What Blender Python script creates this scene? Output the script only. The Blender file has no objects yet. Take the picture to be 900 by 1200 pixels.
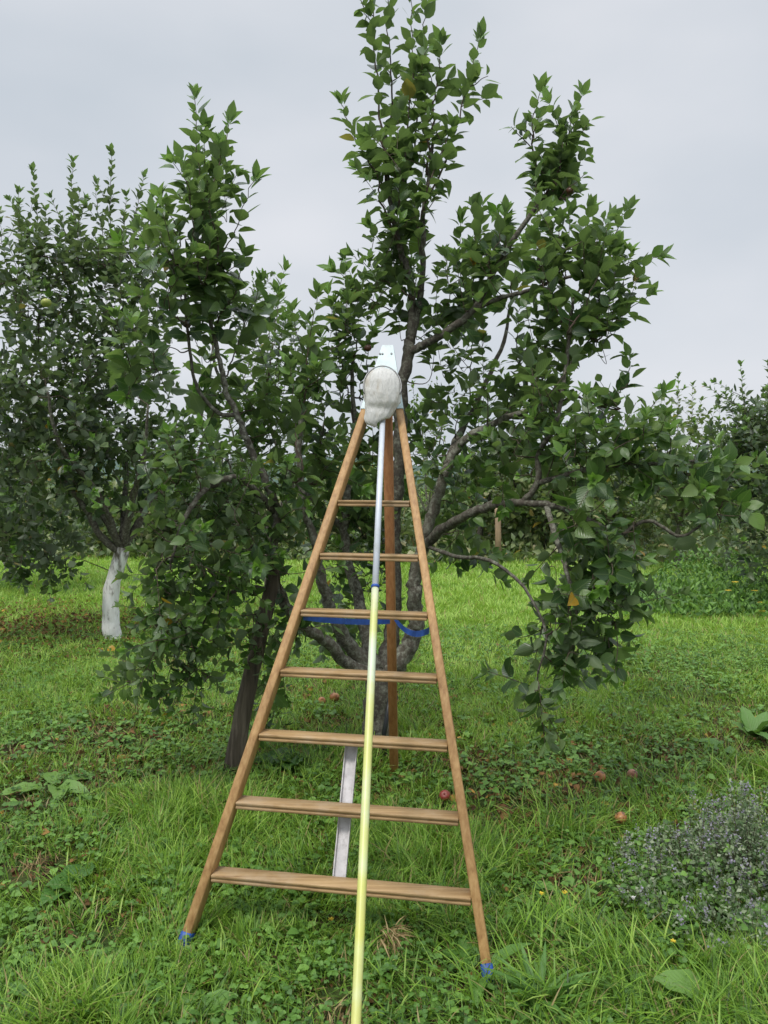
import bpy, math, random
import numpy as np
from mathutils import Vector, Matrix, Euler
PI = math.pi
rng = np.random.default_rng(7)
random.seed(7)

# ------------------------------------------------------------------ camera, sky, sun, exposure
F, PITCH, H, ROLL = 908.6, -0.0345, 1.75, 0.0087      # focal length in px of the 900x1200 photograph
sc = bpy.context.scene
cam_d = bpy.data.cameras.new("camera"); cam = bpy.data.objects.new("camera", cam_d)
sc.collection.objects.link(cam); sc.camera = cam
cam_d.sensor_fit = 'VERTICAL'; cam_d.sensor_height = 36.0; cam_d.lens = F / 1200 * 36
cam_d.clip_start = 0.05; cam_d.clip_end = 2000
cam.location = (0, 0, H)
cam.rotation_euler = (Matrix.Rotation(PI/2 + PITCH, 3, 'X') @ Matrix.Rotation(ROLL, 3, 'Z')).to_euler()

SUN_EL, SUN_AZ = math.radians(58), math.radians(215)    # azimuth clockwise from +Y (the view direction)
w = bpy.data.worlds.new("World"); sc.world = w; w.use_nodes = True
nt = w.node_tree; nt.nodes.clear()
out = nt.nodes.new('ShaderNodeOutputWorld'); bg = nt.nodes.new('ShaderNodeBackground')
sky = nt.nodes.new('ShaderNodeTexSky'); sky.sky_type = 'NISHITA'; sky.sun_disc = False
sky.sun_elevation = SUN_EL; sky.sun_rotation = SUN_AZ; sky.dust_density = 3.0
tc = nt.nodes.new('ShaderNodeTexCoord'); mp = nt.nodes.new('ShaderNodeMapping')
mp.inputs['Scale'].default_value = (1, 1, 2.2)
nz = nt.nodes.new('ShaderNodeTexNoise'); nz.inputs['Scale'].default_value = 2.1; nz.inputs['Detail'].default_value = 5
nz.inputs['Roughness'].default_value = .42
cr = nt.nodes.new('ShaderNodeValToRGB')                # cloud sheet: pale grey, cooler where it thins
cr.color_ramp.elements[0].position = .32; cr.color_ramp.elements[0].color = (4.7, 5.12, 5.6, 1)
cr.color_ramp.elements[1].position = .68; cr.color_ramp.elements[1].color = (6.3, 6.42, 6.75, 1)
mx = nt.nodes.new('ShaderNodeMixRGB'); mx.inputs[0].default_value = .93
nt.links.new(tc.outputs['Generated'], mp.inputs[0]); nt.links.new(mp.outputs[0], nz.inputs['Vector'])
nt.links.new(nz.outputs['Fac'], cr.inputs[0])
nt.links.new(sky.outputs[0], mx.inputs[1]); nt.links.new(cr.outputs[0], mx.inputs[2])
sp_w = nt.nodes.new('ShaderNodeSeparateXYZ'); nt.links.new(tc.outputs['Generated'], sp_w.inputs[0])
zr = nt.nodes.new('ShaderNodeMapRange'); zr.interpolation_type = 'SMOOTHSTEP'       # an overcast sky is brightest overhead
for i_, v_ in ((1, .54), (2, .95), (3, 1.0), (4, 3.0)): zr.inputs[i_].default_value = v_
nt.links.new(sp_w.outputs[2], zr.inputs[0])
mz = nt.nodes.new('ShaderNodeVectorMath'); mz.operation = 'SCALE'
nt.links.new(mx.outputs[0], mz.inputs[0]); nt.links.new(zr.outputs[0], mz.inputs['Scale'])
nt.links.new(mz.outputs[0], bg.inputs['Color']); bg.inputs['Strength'].default_value = .1
nt.links.new(bg.outputs[0], out.inputs['Surface'])
sun_d = bpy.data.lights.new("sun", 'SUN'); sun_d.energy = 1.5; sun_d.angle = math.radians(10); sun_d.color = (1, .965, .9)
sun = bpy.data.objects.new("sun", sun_d); sc.collection.objects.link(sun); sun.location = (0, 0, 20)
sd = Vector((math.sin(SUN_AZ)*math.cos(SUN_EL), math.cos(SUN_AZ)*math.cos(SUN_EL), math.sin(SUN_EL)))
sun.rotation_euler = sd.to_track_quat('Z', 'Y').to_euler()
sc.view_settings.view_transform = 'Standard'; sc.view_settings.look = 'None'
sc.view_settings.exposure = 0.36; sc.view_settings.gamma = 1.0; sc.view_settings.use_curve_mapping = False
sc.render.engine = 'CYCLES'
sc.cycles.max_bounces = 7; sc.cycles.diffuse_bounces = 4; sc.cycles.glossy_bounces = 2
sc.cycles.transmission_bounces = 4; sc.cycles.transparent_max_bounces = 6
sc.cycles.use_denoising = True; sc.cycles.sample_clamp_indirect = 4
sc.render.use_persistent_data = False

def W(px, py, Y):
    """The world point at distance Y that the photograph shows at (px, py)."""
    a, b = px - 450, py - 600
    u = a*math.cos(ROLL) + b*math.sin(ROLL); v = -a*math.sin(ROLL) + b*math.cos(ROLL)
    x, d, q = u / F, 1.0, -v / F
    y = d*math.cos(PITCH) - q*math.sin(PITCH); z = d*math.sin(PITCH) + q*math.cos(PITCH)
    k = Y / y
    return Vector((x*k, Y, H + z*k))
def vnoise(x, y, s, seed=0):
    """smooth value noise, arrays in, 0..1 out"""
    x = np.asarray(x, float)*s + seed*17.13; y = np.asarray(y, float)*s + seed*5.7
    xi = np.floor(x).astype(np.int64); yi = np.floor(y).astype(np.int64); fx = x-xi; fy = y-yi
    fx = fx*fx*(3-2*fx); fy = fy*fy*(3-2*fy)
    def h(i, j):
        n = (i*374761393 + j*668265263 + seed*974711) & 0xffffffff
        n = ((n ^ (n >> 13))*1274126177) & 0xffffffff
        return ((n ^ (n >> 16)) & 0xffff)/65535.0
    return (h(xi, yi)*(1-fx)+h(xi+1, yi)*fx)*(1-fy)+(h(xi, yi+1)*(1-fx)+h(xi+1, yi+1)*fx)*fy
def gz(x, y):
    d = np.hypot(x, y); k = np.clip(1-d/60, 0, 1)
    return (vnoise(x, y, 1.3, 3)-.5)*.05*k + (vnoise(x, y, .35, 4)-.5)*.10*k
def G(px, py):
    """ground point under a pixel"""
    Y = 5.0
    lo, hi = 1.0, 200.0
    for _ in range(50):
        m = (lo+hi)/2; p = W(px, py, m)
        if p.z > float(gz(p.x, p.y)): lo = m
        else: hi = m
    p = W(px, py, (lo+hi)/2); return p

# ------------------------------------------------------------------ materials
def newmat(name):
    m = bpy.data.materials.new(name); m.use_nodes = True; n = m.node_tree; n.nodes.clear()
    o = n.nodes.new('ShaderNodeOutputMaterial'); p = n.nodes.new('ShaderNodeBsdfPrincipled')
    n.links.new(p.outputs[0], o.inputs[0]); return m, n, p, o
def ramp(n, fac, stops):
    r = n.nodes.new('ShaderNodeValToRGB'); e = r.color_ramp.elements
    while len(e) < len(stops): e.new(.5)
    for el, (pos, col) in zip(e, stops): el.position = pos; el.color = (*col, 1)
    n.links.new(fac, r.inputs[0]); return r.outputs[0]
def noise(n, scale, detail=4, vec=None, stretch=None, rough=.55):
    t = n.nodes.new('ShaderNodeTexNoise'); t.inputs['Scale'].default_value = scale
    t.inputs['Detail'].default_value = detail; t.inputs['Roughness'].default_value = rough
    c = n.nodes.new('ShaderNodeTexCoord'); v = vec or c.outputs['Object']
    if stretch:
        mpn = n.nodes.new('ShaderNodeMapping'); mpn.inputs['Scale'].default_value = stretch
        n.links.new(v, mpn.inputs[0]); v = mpn.outputs[0]
    n.links.new(v, t.inputs['Vector']); return t.outputs['Fac']
def bump(n, p, h, strength=.5, dist=.01):
    b = n.nodes.new('ShaderNodeBump'); b.inputs['Strength'].default_value = strength; b.inputs['Distance'].default_value = dist
    n.links.new(h, b.inputs['Height']); n.links.new(b.outputs[0], p.inputs['Normal'])
def mixc(n, fac, a, b, mode='MIX'):
    m = n.nodes.new('ShaderNodeMixRGB'); m.blend_type = mode
    for i, v in zip((0, 1, 2), (fac, a, b)):
        if hasattr(v, 'is_output') or isinstance(v, bpy.types.NodeSocket): n.links.new(v, m.inputs[i])
        else: m.inputs[i].default_value = v if i == 0 else (*v, 1)
    return m.outputs[0]

def leaf_mat(name, stops, under, rough=.42, trans=.28, yellow=(.45, .26, .03), yl=.996, vein=True, spec=.5):
    """stops: colours by the per-leaf random value (attribute tint.x); tint.y = age at the tip; tint.z > yl = yellowed leaf"""
    m, n, p, o = newmat(name)
    at = n.nodes.new('ShaderNodeAttribute'); at.attribute_name = 'tint'
    s = n.nodes.new('ShaderNodeSeparateXYZ'); n.links.new(at.outputs['Vector'], s.inputs[0])
    col = ramp(n, s.outputs[0], stops)
    young = mixc(n, s.outputs[1], col, (.17, .32, .06))
    gt = n.nodes.new('ShaderNodeMath'); gt.operation = 'GREATER_THAN'; gt.inputs[1].default_value = yl
    n.links.new(s.outputs[2], gt.inputs[0])
    col2 = mixc(n, gt.outputs[0], young, yellow)
    if vein:
        uv = n.nodes.new('ShaderNodeAttribute'); uv.attribute_name = 'luv'
        su = n.nodes.new('ShaderNodeSeparateXYZ'); n.links.new(uv.outputs['Vector'], su.inputs[0])
        ab = n.nodes.new('ShaderNodeMath'); ab.operation = 'ABSOLUTE'; n.links.new(su.outputs[1], ab.inputs[0])
        # midrib and side veins
        r1 = n.nodes.new('ShaderNodeMapRange'); r1.inputs[1].default_value = .0; r1.inputs[2].default_value = .1
        r1.inputs[3].default_value = .55; r1.inputs[4].default_value = 0; n.links.new(ab.outputs[0], r1.inputs[0])
        k = n.nodes.new('ShaderNodeMath'); k.operation = 'MULTIPLY_ADD'; k.inputs[1].default_value = -.55
        n.links.new(ab.outputs[0], k.inputs[0]); n.links.new(su.outputs[0], k.inputs[2])
        sn = n.nodes.new('ShaderNodeMath'); sn.operation = 'MULTIPLY'; sn.inputs[1].default_value = 44
        n.links.new(k.outputs[0], sn.inputs[0])
        si = n.nodes.new('ShaderNodeMath'); si.operation = 'SINE'; n.links.new(sn.outputs[0], si.inputs[0])
        r2 = n.nodes.new('ShaderNodeMapRange'); r2.inputs[1].default_value = .75; r2.inputs[2].default_value = 1
        r2.inputs[3].default_value = 0; r2.inputs[4].default_value = .22; n.links.new(si.outputs[0], r2.inputs[0])
        ad = n.nodes.new('ShaderNodeMath'); ad.operation = 'MAXIMUM'
        n.links.new(r1.outputs[0], ad.inputs[0]); n.links.new(r2.outputs[0], ad.inputs[1])
        col2 = mixc(n, ad.outputs[0], col2, (.17, .24, .09))
        bump(n, p, si.outputs[0], .25, .002)
    geo = n.nodes.new('ShaderNodeNewGeometry')
    colb = mixc(n, .6, col2, under)
    fin = mixc(n, geo.outputs['Backfacing'], col2, colb)
    n.links.new(fin, p.inputs['Base Color']); p.inputs['Roughness'].default_value = rough
    p.inputs['Specular IOR Level'].default_value = spec
    tr = n.nodes.new('ShaderNodeBsdfTranslucent')
    tcx = mixc(n, 1.0, fin, (1.35, 1.5, .75), 'MULTIPLY'); n.links.new(tcx, tr.inputs['Color'])
    ms = n.nodes.new('ShaderNodeMixShader'); ms.inputs[0].default_value = trans
    n.links.new(p.outputs[0], ms.inputs[1]); n.links.new(tr.outputs[0], ms.inputs[2]); n.links.new(ms.outputs[0], o.inputs[0])
    return m

M = {}
M['leaf'] = leaf_mat('apple_leaf', [(0, (.028, .062, .022)), (.4, (.054, .110, .034)), (.8, (.10, .180, .048)), (1, (.17, .255, .075))],
                     (.16, .21, .115), rough=.31, trans=.40)
M['leaf_dark'] = leaf_mat('apple_leaf_grey', [(0, (.034, .062, .029)), (.5, (.062, .102, .044)), (1, (.13, .18, .08))],
                          (.16, .20, .13), trans=.3, vein=False)
M['leaf_far'] = leaf_mat('far_leaf', [(0, (.06, .10, .035)), (.5, (.12, .18, .06)), (.85, (.20, .24, .09)), (1, (.30, .27, .13))],
                         (.15, .18, .1), trans=.3, vein=False)
M['grass'] = leaf_mat('grass_blade', [(0, (.035, .08, .014)), (.3, (.105, .22, .022)), (.7, (.23, .40, .042)), (1, (.38, .52, .11))],
                      (.2, .28, .07), rough=.5, trans=.4, vein=False, yl=.93, yellow=(.33, .26, .11))
M['clover'] = leaf_mat('clover_leaf', [(0, (.045, .11, .018)), (.5, (.095, .21, .03)), (1, (.17, .32, .05))],
                       (.08, .14, .05), rough=.55, trans=.25, vein=False, yl=2)
M['dry'] = leaf_mat('dry_grass', [(0, (.14, .09, .04)), (.5, (.27, .19, .09)), (1, (.42, .33, .17))],
                    (.3, .24, .14), rough=.8, trans=.2, vein=False, yl=2, spec=.2)
M['litter'] = leaf_mat('leaf_litter', [(0, (.05, .03, .015)), (.5, (.14, .075, .03)), (.9, (.24, .13, .05)), (1, (.45, .28, .06))],
                       (.2, .13, .07), rough=.8, trans=.1, vein=False, yl=2, spec=.2)
M['dock'] = leaf_mat('dock_leaf', [(0, (.035, .1, .02)), (.5, (.075, .19, .03)), (1, (.15, .27, .05))],
                     (.12, .18, .07), rough=.45, trans=.3, yl=2)
M['mint'] = leaf_mat('catmint_leaf', [(0, (.05, .095, .036)), (.5, (.14, .20, .095)), (1, (.30, .34, .23))],
                     (.2, .24, .18), rough=.8, trans=.2, vein=False, yl=2, spec=.2)
M['lavender'] = leaf_mat('catmint_flower', [(0, (.2, .19, .2)), (.5, (.34, .31, .39)), (1, (.50, .46, .58))],
                         (.3, .27, .42), rough=.8, trans=.3, vein=False, yl=2, spec=.2)

def bark(name, dark, mid, lichen, la=.56, scale=1.0):
    m, n, p, o = newmat(name)
    a = noise(n, 9*scale, 6, stretch=(1, 1, .5)); b = noise(n, 34*scale, 8, rough=.72)
    c = ramp(n, a, [(.3, dark), (.62, mid)])
    k = ramp(n, b, [(la-.10, (0, 0, 0)), (la+.12, (1, 1, 1))])
    c2 = mixc(n, k, c, lichen); n.links.new(c2, p.inputs['Base Color']); p.inputs['Roughness'].default_value = .9
    h = noise(n, 60*scale, 6, stretch=(1, 1, .35)); bump(n, p, h, .8, .012); return m
M['bark'] = bark('apple_bark', (.035, .029, .023), (.085, .072, .056), (.22, .225, .175), .56)
M['bark_pale'] = bark('lichen_bark', (.05, .044, .034), (.115, .10, .076), (.30, .31, .25), .55)
M['twig'] = bark('twig_bark', (.045, .03, .022), (.1, .07, .05), (.17, .15, .12), .62, 2)
M['postwood'] = None
def whitewash():
    m, n, p, o = newmat('whitewashed_bark')
    c = n.nodes.new('ShaderNodeTexCoord'); s = n.nodes.new('ShaderNodeSeparateXYZ'); n.links.new(c.outputs['Object'], s.inputs[0])
    nf = noise(n, 14, 6, stretch=(1, 1, .35))
    ad = n.nodes.new('ShaderNodeMath'); ad.operation = 'MULTIPLY_ADD'; ad.inputs[1].default_value = -.42
    n.links.new(s.outputs[2], ad.inputs[0]); n.links.new(nf, ad.inputs[2])       # noise - .42 z
    k = ramp(n, ad.outputs[0], [(.02, (0, 0, 0)), (.2, (1, 1, 1))])
    cr_ = ramp(n, noise(n, 30, 4, stretch=(1, 1, .3)), [(.30, (.34, .32, .29)), (.42, (.76, .75, .73)), (.7, (.86, .86, .85))])
    br = ramp(n, noise(n, 20, 4), [(.3, (.07, .06, .045)), (.7, (.2, .19, .14))])
    n.links.new(mixc(n, k, br, cr_), p.inputs['Base Color']); p.inputs['Roughness'].default_value = .9
    bump(n, p, noise(n, 45, 6, stretch=(1, 1, .3)), .8, .012); return m
M['whitewash'] = whitewash()
def wood(name, c0, c1, c2, sx=(60, 60, 1.6), rough=.6, streak=.55, weather=None):
    m, n, p, o = newmat(name)
    g = noise(n, 1.0, 8, stretch=sx, rough=.65); g2 = noise(n, 3.0, 4)
    c = ramp(n, g, [(.3, c0), (.5, c1), (.72, c2)])
    d = ramp(n, g2, [(.3, (.72, .7, .68)), (.7, (1.08, 1.05, 1))])
    c = mixc(n, 1.0, c, d, 'MULTIPLY')
    if weather:
        k = ramp(n, noise(n, 6, 7, rough=.7), [(.48, (0, 0, 0)), (.66, (.75, .75, .75))]); c = mixc(n, k, c, weather)
    n.links.new(c, p.inputs['Base Color']); p.inputs['Roughness'].default_value = rough
    bump(n, p, g, .35, .003); return m
M['rail'] = wood('stained_rail_wood', (.29, .155, .06), (.43, .255, .105), (.55, .36, .165))
M['rear'] = wood('red_brown_leg_wood', (.27, .11, .042), (.40, .18, .07), (.48, .24, .11))
M['rung'] = wood('worn_step_wood', (.22, .13, .055), (.38, .25, .115), (.50, .35, .18), sx=(2.2, 70, 70), weather=(.36, .27, .17))
M['postwood'] = wood('weathered_dark_wood', (.03, .024, .018), (.10, .08, .06), (.22, .185, .15), sx=(38, 38, 1.5), rough=.9)
M['fencewood'] = wood('pale_post_wood', (.2, .13, .08), (.33, .23, .15), (.42, .31, .21))
def plain(name, col, rough=.5, metal=0.0, var=.15, nscale=8, spec=.5, dirt=None):
    m, n, p, o = newmat(name)
    c = ramp(n, noise(n, nscale, 6), [(.3, tuple(x*(1-var) for x in col)), (.7, tuple(min(1, x*(1+var)) for x in col))])
    if dirt: c = mixc(n, ramp(n, noise(n, nscale*2.3, 7, rough=.7), [(.5, (0, 0, 0)), (.72, (.8, .8, .8))]), c, dirt)
    n.links.new(c, p.inputs['Base Color']); p.inputs['Roughness'].default_value = rough; p.inputs['Metallic'].default_value = metal
    p.inputs['Specular IOR Level'].default_value = spec; return m
M['plate'] = plain('pale_painted_metal', (.44, .55, .57), .4, 0, .10, 14, dirt=(.33, .36, .34))
M['alu'] = plain('dull_aluminium', (.52, .50, .50), .55, .12, .2, 20, dirt=(.3, .28, .27))
M['steel'] = plain('bolt_steel', (.25, .25, .25), .4, .8)
M['blue'] = plain('blue_webbing', (.03, .10, .42), .6, 0, .25, 40)
M['bluetape'] = plain('blue_tape', (.008, .06, .30), .5, 0, .2, 30, dirt=(.01, .03, .09))
M['black'] = plain('black_plastic', (.012, .014, .016), .4)
M['whitetube'] = plain('white_tube', (.56, .60, .66), .35, 0, .05, 6, dirt=(.44, .46, .44))
def yellowpole():
    m, n, p, o = newmat('worn_yellow_pole')
    c = n.nodes.new('ShaderNodeTexCoord')
    a = noise(n, 1.5, 7, stretch=(4, 4, 2.3), rough=.6); b = noise(n, 1, 3, stretch=(.1, .1, 3.2))
    # long worn bands where the yellow has rubbed down to pale green-white
    c1 = ramp(n, b, [(.40, (.56, .57, .10)), (.48, (.55, .60, .26)), (.58, (.56, .63, .46))])
    k = ramp(n, a, [(.44, (0, 0, 0)), (.62, (1, 1, 1))])
    cc = mixc(n, k, c1, (.52, .53, .16))
    sc_ = ramp(n, noise(n, 1, 8, stretch=(90, 90, 9), rough=.8), [(.60, (0, 0, 0)), (.70, (.8, .8, .8))]); cc = mixc(n, sc_, cc, (.20, .19, .10))
    s = n.nodes.new('ShaderNodeSeparateXYZ'); n.links.new(c.outputs['Object'], s.inputs[0])
    mr = n.nodes.new('ShaderNodeMapRange'); mr.inputs[1].default_value = 1.22; mr.inputs[2].default_value = 1.42
    n.links.new(s.outputs[2], mr.inputs[0])
    cc = mixc(n, mr.outputs[0], cc, (.56, .60, .50))
    n.links.new(cc, p.inputs['Base Color']); p.inputs['Roughness'].default_value = .38; return m
M['yellow'] = yellowpole()
def cloth():
    m, n, p, o = newmat('stained_white_cloth')
    c = ramp(n, noise(n, 5, 6), [(.3, (.66, .65, .61)), (.6, (.80, .80, .77))])
    k = ramp(n, noise(n, 9, 7, stretch=(1.6, 1, .5), rough=.7), [(.50, (0, 0, 0)), (.68, (.85, .85, .85))])
    c = mixc(n, k, c, (.50, .44, .34)); n.links.new(c, p.inputs['Base Color']); p.inputs['Roughness'].default_value = .85
    bump(n, p, noise(n, 22, 6, stretch=(2.6, 1, .7), rough=.62), .9, .016)
    tr = n.nodes.new('ShaderNodeBsdfTranslucent'); n.links.new(c, tr.inputs[0])
    ms = n.nodes.new('ShaderNodeMixShader'); ms.inputs[0].default_value = .25
    n.links.new(p.outputs[0], ms.inputs[1]); n.links.new(tr.outputs[0], ms.inputs[2]); n.links.new(ms.outputs[0], o.inputs[0]); return m
M['cloth'] = cloth()
def ground_mat():
    m, n, p, o = newmat('turf_and_soil')
    a = noise(n, .55, 7, rough=.6); b = noise(n, 7, 8, rough=.7); c3 = noise(n, 60, 4)
    green = ramp(n, b, [(.3, (.02, .03, .01)), (.5, (.04, .065, .016)), (.7, (.07, .11, .024))])
    soil = ramp(n, b, [(.3, (.035, .024, .014)), (.7, (.10, .07, .04))])
    k = ramp(n, a, [(.44, (0, 0, 0)), (.60, (.8, .8, .8))])
    near = mixc(n, k, green, soil)
    co = n.nodes.new('ShaderNodeTexCoord'); s = n.nodes.new('ShaderNodeSeparateXYZ'); n.links.new(co.outputs['Object'], s.inputs[0])
    mr = n.nodes.new('ShaderNodeMapRange'); mr.inputs[1].default_value = 6; mr.inputs[2].default_value = 11
    n.links.new(s.outputs[1], mr.inputs[0])
    meadow = ramp(n, noise(n, 2.2, 8, rough=.7), [(.3, (.075, .15, .02)), (.7, (.18, .30, .042))])
    c = mixc(n, mr.outputs[0], near, meadow)
    n.links.new(c, p.inputs['Base Color']); p.inputs['Roughness'].default_value = .95; p.inputs['Specular IOR Level'].default_value = .1
    bump(n, p, c3, .8, .02); return m
M['ground'] = ground_mat()
def apple_mat(name, base, blush, spots=None):
    m, n, p, o = newmat(name)
    c = ramp(n, noise(n, 18, 5), [(.35, base), (.65, blush)])
    if spots: c = mixc(n, ramp(n, noise(n, 40, 5), [(.55, (0, 0, 0)), (.65, (1, 1, 1))]), c, spots)
    n.links.new(c, p.inputs['Base Color']); p.inputs['Roughness'].default_value = .4; return m
M['apple_rot'] = apple_mat('rotting_apple_skin', (.42, .20, .07), (.30, .11, .04), (.10, .05, .025))
M['apple_pink'] = apple_mat('pinkish_apple_skin', (.42, .22, .14), (.3, .1, .08), (.12, .06, .04))
M['apple_red'] = apple_mat('red_apple_skin', (.28, .035, .03), (.2, .05, .03))
M['apple_green'] = apple_mat('green_apple_skin', (.22, .3, .05), (.32, .33, .06))
M['apple_dry'] = apple_mat('withered_apple_skin', (.09, .035, .02), (.05, .02, .012))
M['petal'] = plain('yellow_petal', (.62, .46, .03), .7); M['petalw'] = plain('white_petal', (.6, .58, .55), .7)
M['cord'] = plain('stained_cord', (.36, .29, .2), .9)
M['hill'] = plain('haze_tinted_hill_green', (.05, .09, .07), .95, 0, .2, .02)  # bluish distance haze is mixed into the hills' base colour

# ------------------------------------------------------------------ object helpers
col = sc.collection
def mesh_obj(name, V, Fc, mat, parent=None, smooth=True, attrs=None, origin=None):
    """V (n,3) array, Fc: list of (array of faces with k corners)"""
    me = bpy.data.meshes.new(name); V = np.asarray(V, np.float32)
    if origin is not None: V = V - np.asarray(origin, np.float32)
    Fc = [np.asarray(f, np.int32) for f in Fc if len(f)]
    me.vertices.add(len(V)); me.vertices.foreach_set('co', V.ravel())
    loops = np.concatenate([f.ravel() for f in Fc]); me.loops.add(len(loops)); me.loops.foreach_set('vertex_index', loops)
    cnt = np.concatenate([np.full(len(f), f.shape[1], np.int32) for f in Fc]); st = np.concatenate([[0], np.cumsum(cnt)[:-1]]).astype(np.int32)
    me.polygons.add(len(cnt)); me.polygons.foreach_set('loop_start', st); me.polygons.foreach_set('loop_total', cnt)
    me.polygons.foreach_set('use_smooth', np.full(len(cnt), smooth))
    me.update(calc_edges=True)
    for k, a in (attrs or {}).items():
        at = me.attributes.new(k, 'FLOAT_VECTOR', 'POINT'); at.data.foreach_set('vector', np.asarray(a, np.float32).ravel())
    me.validate()
    me.materials.append(mat)
    o = bpy.data.objects.new(name, me); col.objects.link(o)
    if origin is not None: o.location = Vector([float(v) for v in origin])
    if parent is not None:
        o.parent = parent
        o.matrix_parent_inverse = parent.matrix_basis.inverted()
    return o
def tag(o, label=None, cat=None, group=None, kind=None):
    if label: o['label'] = label
    if cat: o['category'] = cat
    if group: o['group'] = group
    if kind: o['kind'] = kind
    return o
def empty(name, loc, label, cat, group=None):
    o = bpy.data.objects.new(name, None); col.objects.link(o); o.location = Vector(loc); o.empty_display_size = .1
    return tag(o, label, cat, group)
class Geo:
    """collects pieces into one mesh"""
    def __init__(s): s.V = []; s.F = {}; s.n = 0; s.A = []; s.U = []
    def add(s, V, *faces, tint=None, luv=None):
        V = np.asarray(V, float).reshape(-1, 3)
        for f in faces:
            f = np.asarray(f, np.int64)
            if len(f): s.F.setdefault(f.shape[1], []).append(f + s.n)
        s.V.append(V); s.n += len(V)
        if tint is not None: s.A.append(tint)
        if luv is not None: s.U.append(luv)
    def build(s, name, mat, parent=None, smooth=True, origin=None):
        at = {}
        if s.A: at['tint'] = np.concatenate(s.A)
        if s.U: at['luv'] = np.concatenate(s.U)
        return mesh_obj(name, np.concatenate(s.V), [np.concatenate(v) for v in s.F.values()], mat, parent, smooth, at, origin)
    def box(s, c, ax, ay, az, bev=.0):
        """centre and three half-extent vectors, chamfered edges"""
        c = np.array(c, float); A = [np.array(a, float) for a in (ax, ay, az)]
        L = [np.linalg.norm(a) for a in A]; U = [a/l for a, l in zip(A, L)]
        if bev <= 0:
            V = [c + sx*A[0]+sy*A[1]+sz*A[2] for sz in (-1, 1) for sy in (-1, 1) for sx in (-1, 1)]
            s.add(V, [[0, 2, 3, 1], [4, 5, 7, 6], [0, 1, 5, 4], [2, 6, 7, 3], [0, 4, 6, 2], [1, 3, 7, 5]]); return
        V = []; idx = {}
        for sx in (-1, 1):
            for sy in (-1, 1):
                for sz in (-1, 1):
                    for k in range(3):
                        e = [l - (0 if j == k else bev) for j, l in enumerate(L)]
                        idx[(sx, sy, sz, k)] = len(V); V.append(c + sx*e[0]*U[0] + sy*e[1]*U[1] + sz*e[2]*U[2])
        q = []; t = []
        for k in range(3):
            i, j = [(1, 2), (2, 0), (0, 1)][k]
            for sg in (-1, 1):
                f = []
                for a, b in ((-1, -1), (1, -1), (1, 1), (-1, 1)):
                    ss = [0, 0, 0]; ss[k] = sg; ss[i] = a; ss[j] = b; f.append(idx[(*ss, k)])
                q.append(f if sg > 0 else f[::-1])
        for k in range(3):
            i, j = [(1, 2), (2, 0), (0, 1)][k]
            for a in (-1, 1):
                for b in (-1, 1):
                    s0 = [0, 0, 0]; s0[i] = a; s0[j] = b; s0[k] = -1; s1 = list(s0); s1[k] = 1
                    f = [idx[(*s0, i)], idx[(*s1, i)], idx[(*s1, j)], idx[(*s0, j)]]
                    q.append(f if a*b < 0 else f[::-1])
        for sx in (-1, 1):
            for sy in (-1, 1):
                for sz in (-1, 1):
                    f = [idx[(sx, sy, sz, k)] for k in range(3)]; t.append(f if sx*sy*sz > 0 else f[::-1])
        s.add(V, q, t)
    def bar(s, a, b, side, wx, wz, bev=.003):
        """box from a to b; side = direction of its width wx, wz its other thickness"""
        a = np.array(a, float); b = np.array(b, float); d = b-a; L = np.linalg.norm(d); d /= L
        sd_ = np.array(side, float); sd_ -= d*sd_.dot(d); sd_ /= np.linalg.norm(sd_); up = np.cross(d, sd_)
        s.box((a+b)/2, sd_*wx/2, up*wz/2, d*L/2, bev)
    def tube(s, P, R, n=8, cap=True, wob=0.0, seed=0):
        P = np.asarray(P, float); R = np.asarray(R, float); m = len(P)
        T = np.gradient(P, axis=0); T /= np.linalg.norm(T, axis=1)[:, None] + 1e-9
        ref = np.array([0, 0, 1.0]) if abs(T[0][2]) < .9 else np.array([1.0, 0, 0])
        u = np.cross(T[0], ref); u /= np.linalg.norm(u); V = []
        th = np.arange(n)*2*PI/n
        r0 = np.random.default_rng(seed+m)
        for i in range(m):
            u = u - T[i]*u.dot(T[i]); u /= np.linalg.norm(u)+1e-9; v = np.cross(T[i], u)
            rr = R[i]*(1 + wob*(r0.random(n)-.5)*2) if wob else R[i]*np.ones(n)
            V.append(P[i] + (np.cos(th)*rr)[:, None]*u + (np.sin(th)*rr)[:, None]*v)
        V = np.concatenate(V); i0 = np.arange(m-1)[:, None]*n; j = np.arange(n); j2 = (j+1) % n
        q = np.stack([i0+j, i0+j2, i0+n+j2, i0+n+j], -1).reshape(-1, 4)
        t = []
        if cap:
            V = np.concatenate([V, [P[0]], [P[-1]]]); a, b = m*n, m*n+1
            t = np.concatenate([np.stack([np.full(n, a), j2, j], -1), np.stack([np.full(n, b), (m-1)*n+j, (m-1)*n+j2], -1)])
        s.add(V, q, t)
def spline(P, k=5):
    """catmull-rom through points (any dimension)"""
    P = np.asarray(P, float)
    if len(P) < 3: return np.array([P[0]*(1-t)+P[-1]*t for t in np.linspace(0, 1, k+1)])
    Q = np.concatenate([[2*P[0]-P[1]], P, [2*P[-1]-P[-2]]]); o = []
    for i in range(1, len(Q)-2):
        for t in np.arange(k)/k:
            o.append(.5*((2*Q[i])+(-Q[i-1]+Q[i+1])*t+(2*Q[i-1]-5*Q[i]+4*Q[i+1]-Q[i+2])*t*t+(-Q[i-1]+3*Q[i]-3*Q[i+1]+Q[i+2])*t**3))
    o.append(P[-1]); return np.array(o)
def nrm(a): return a/(np.linalg.norm(a, axis=-1, keepdims=True)+1e-9)

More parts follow.
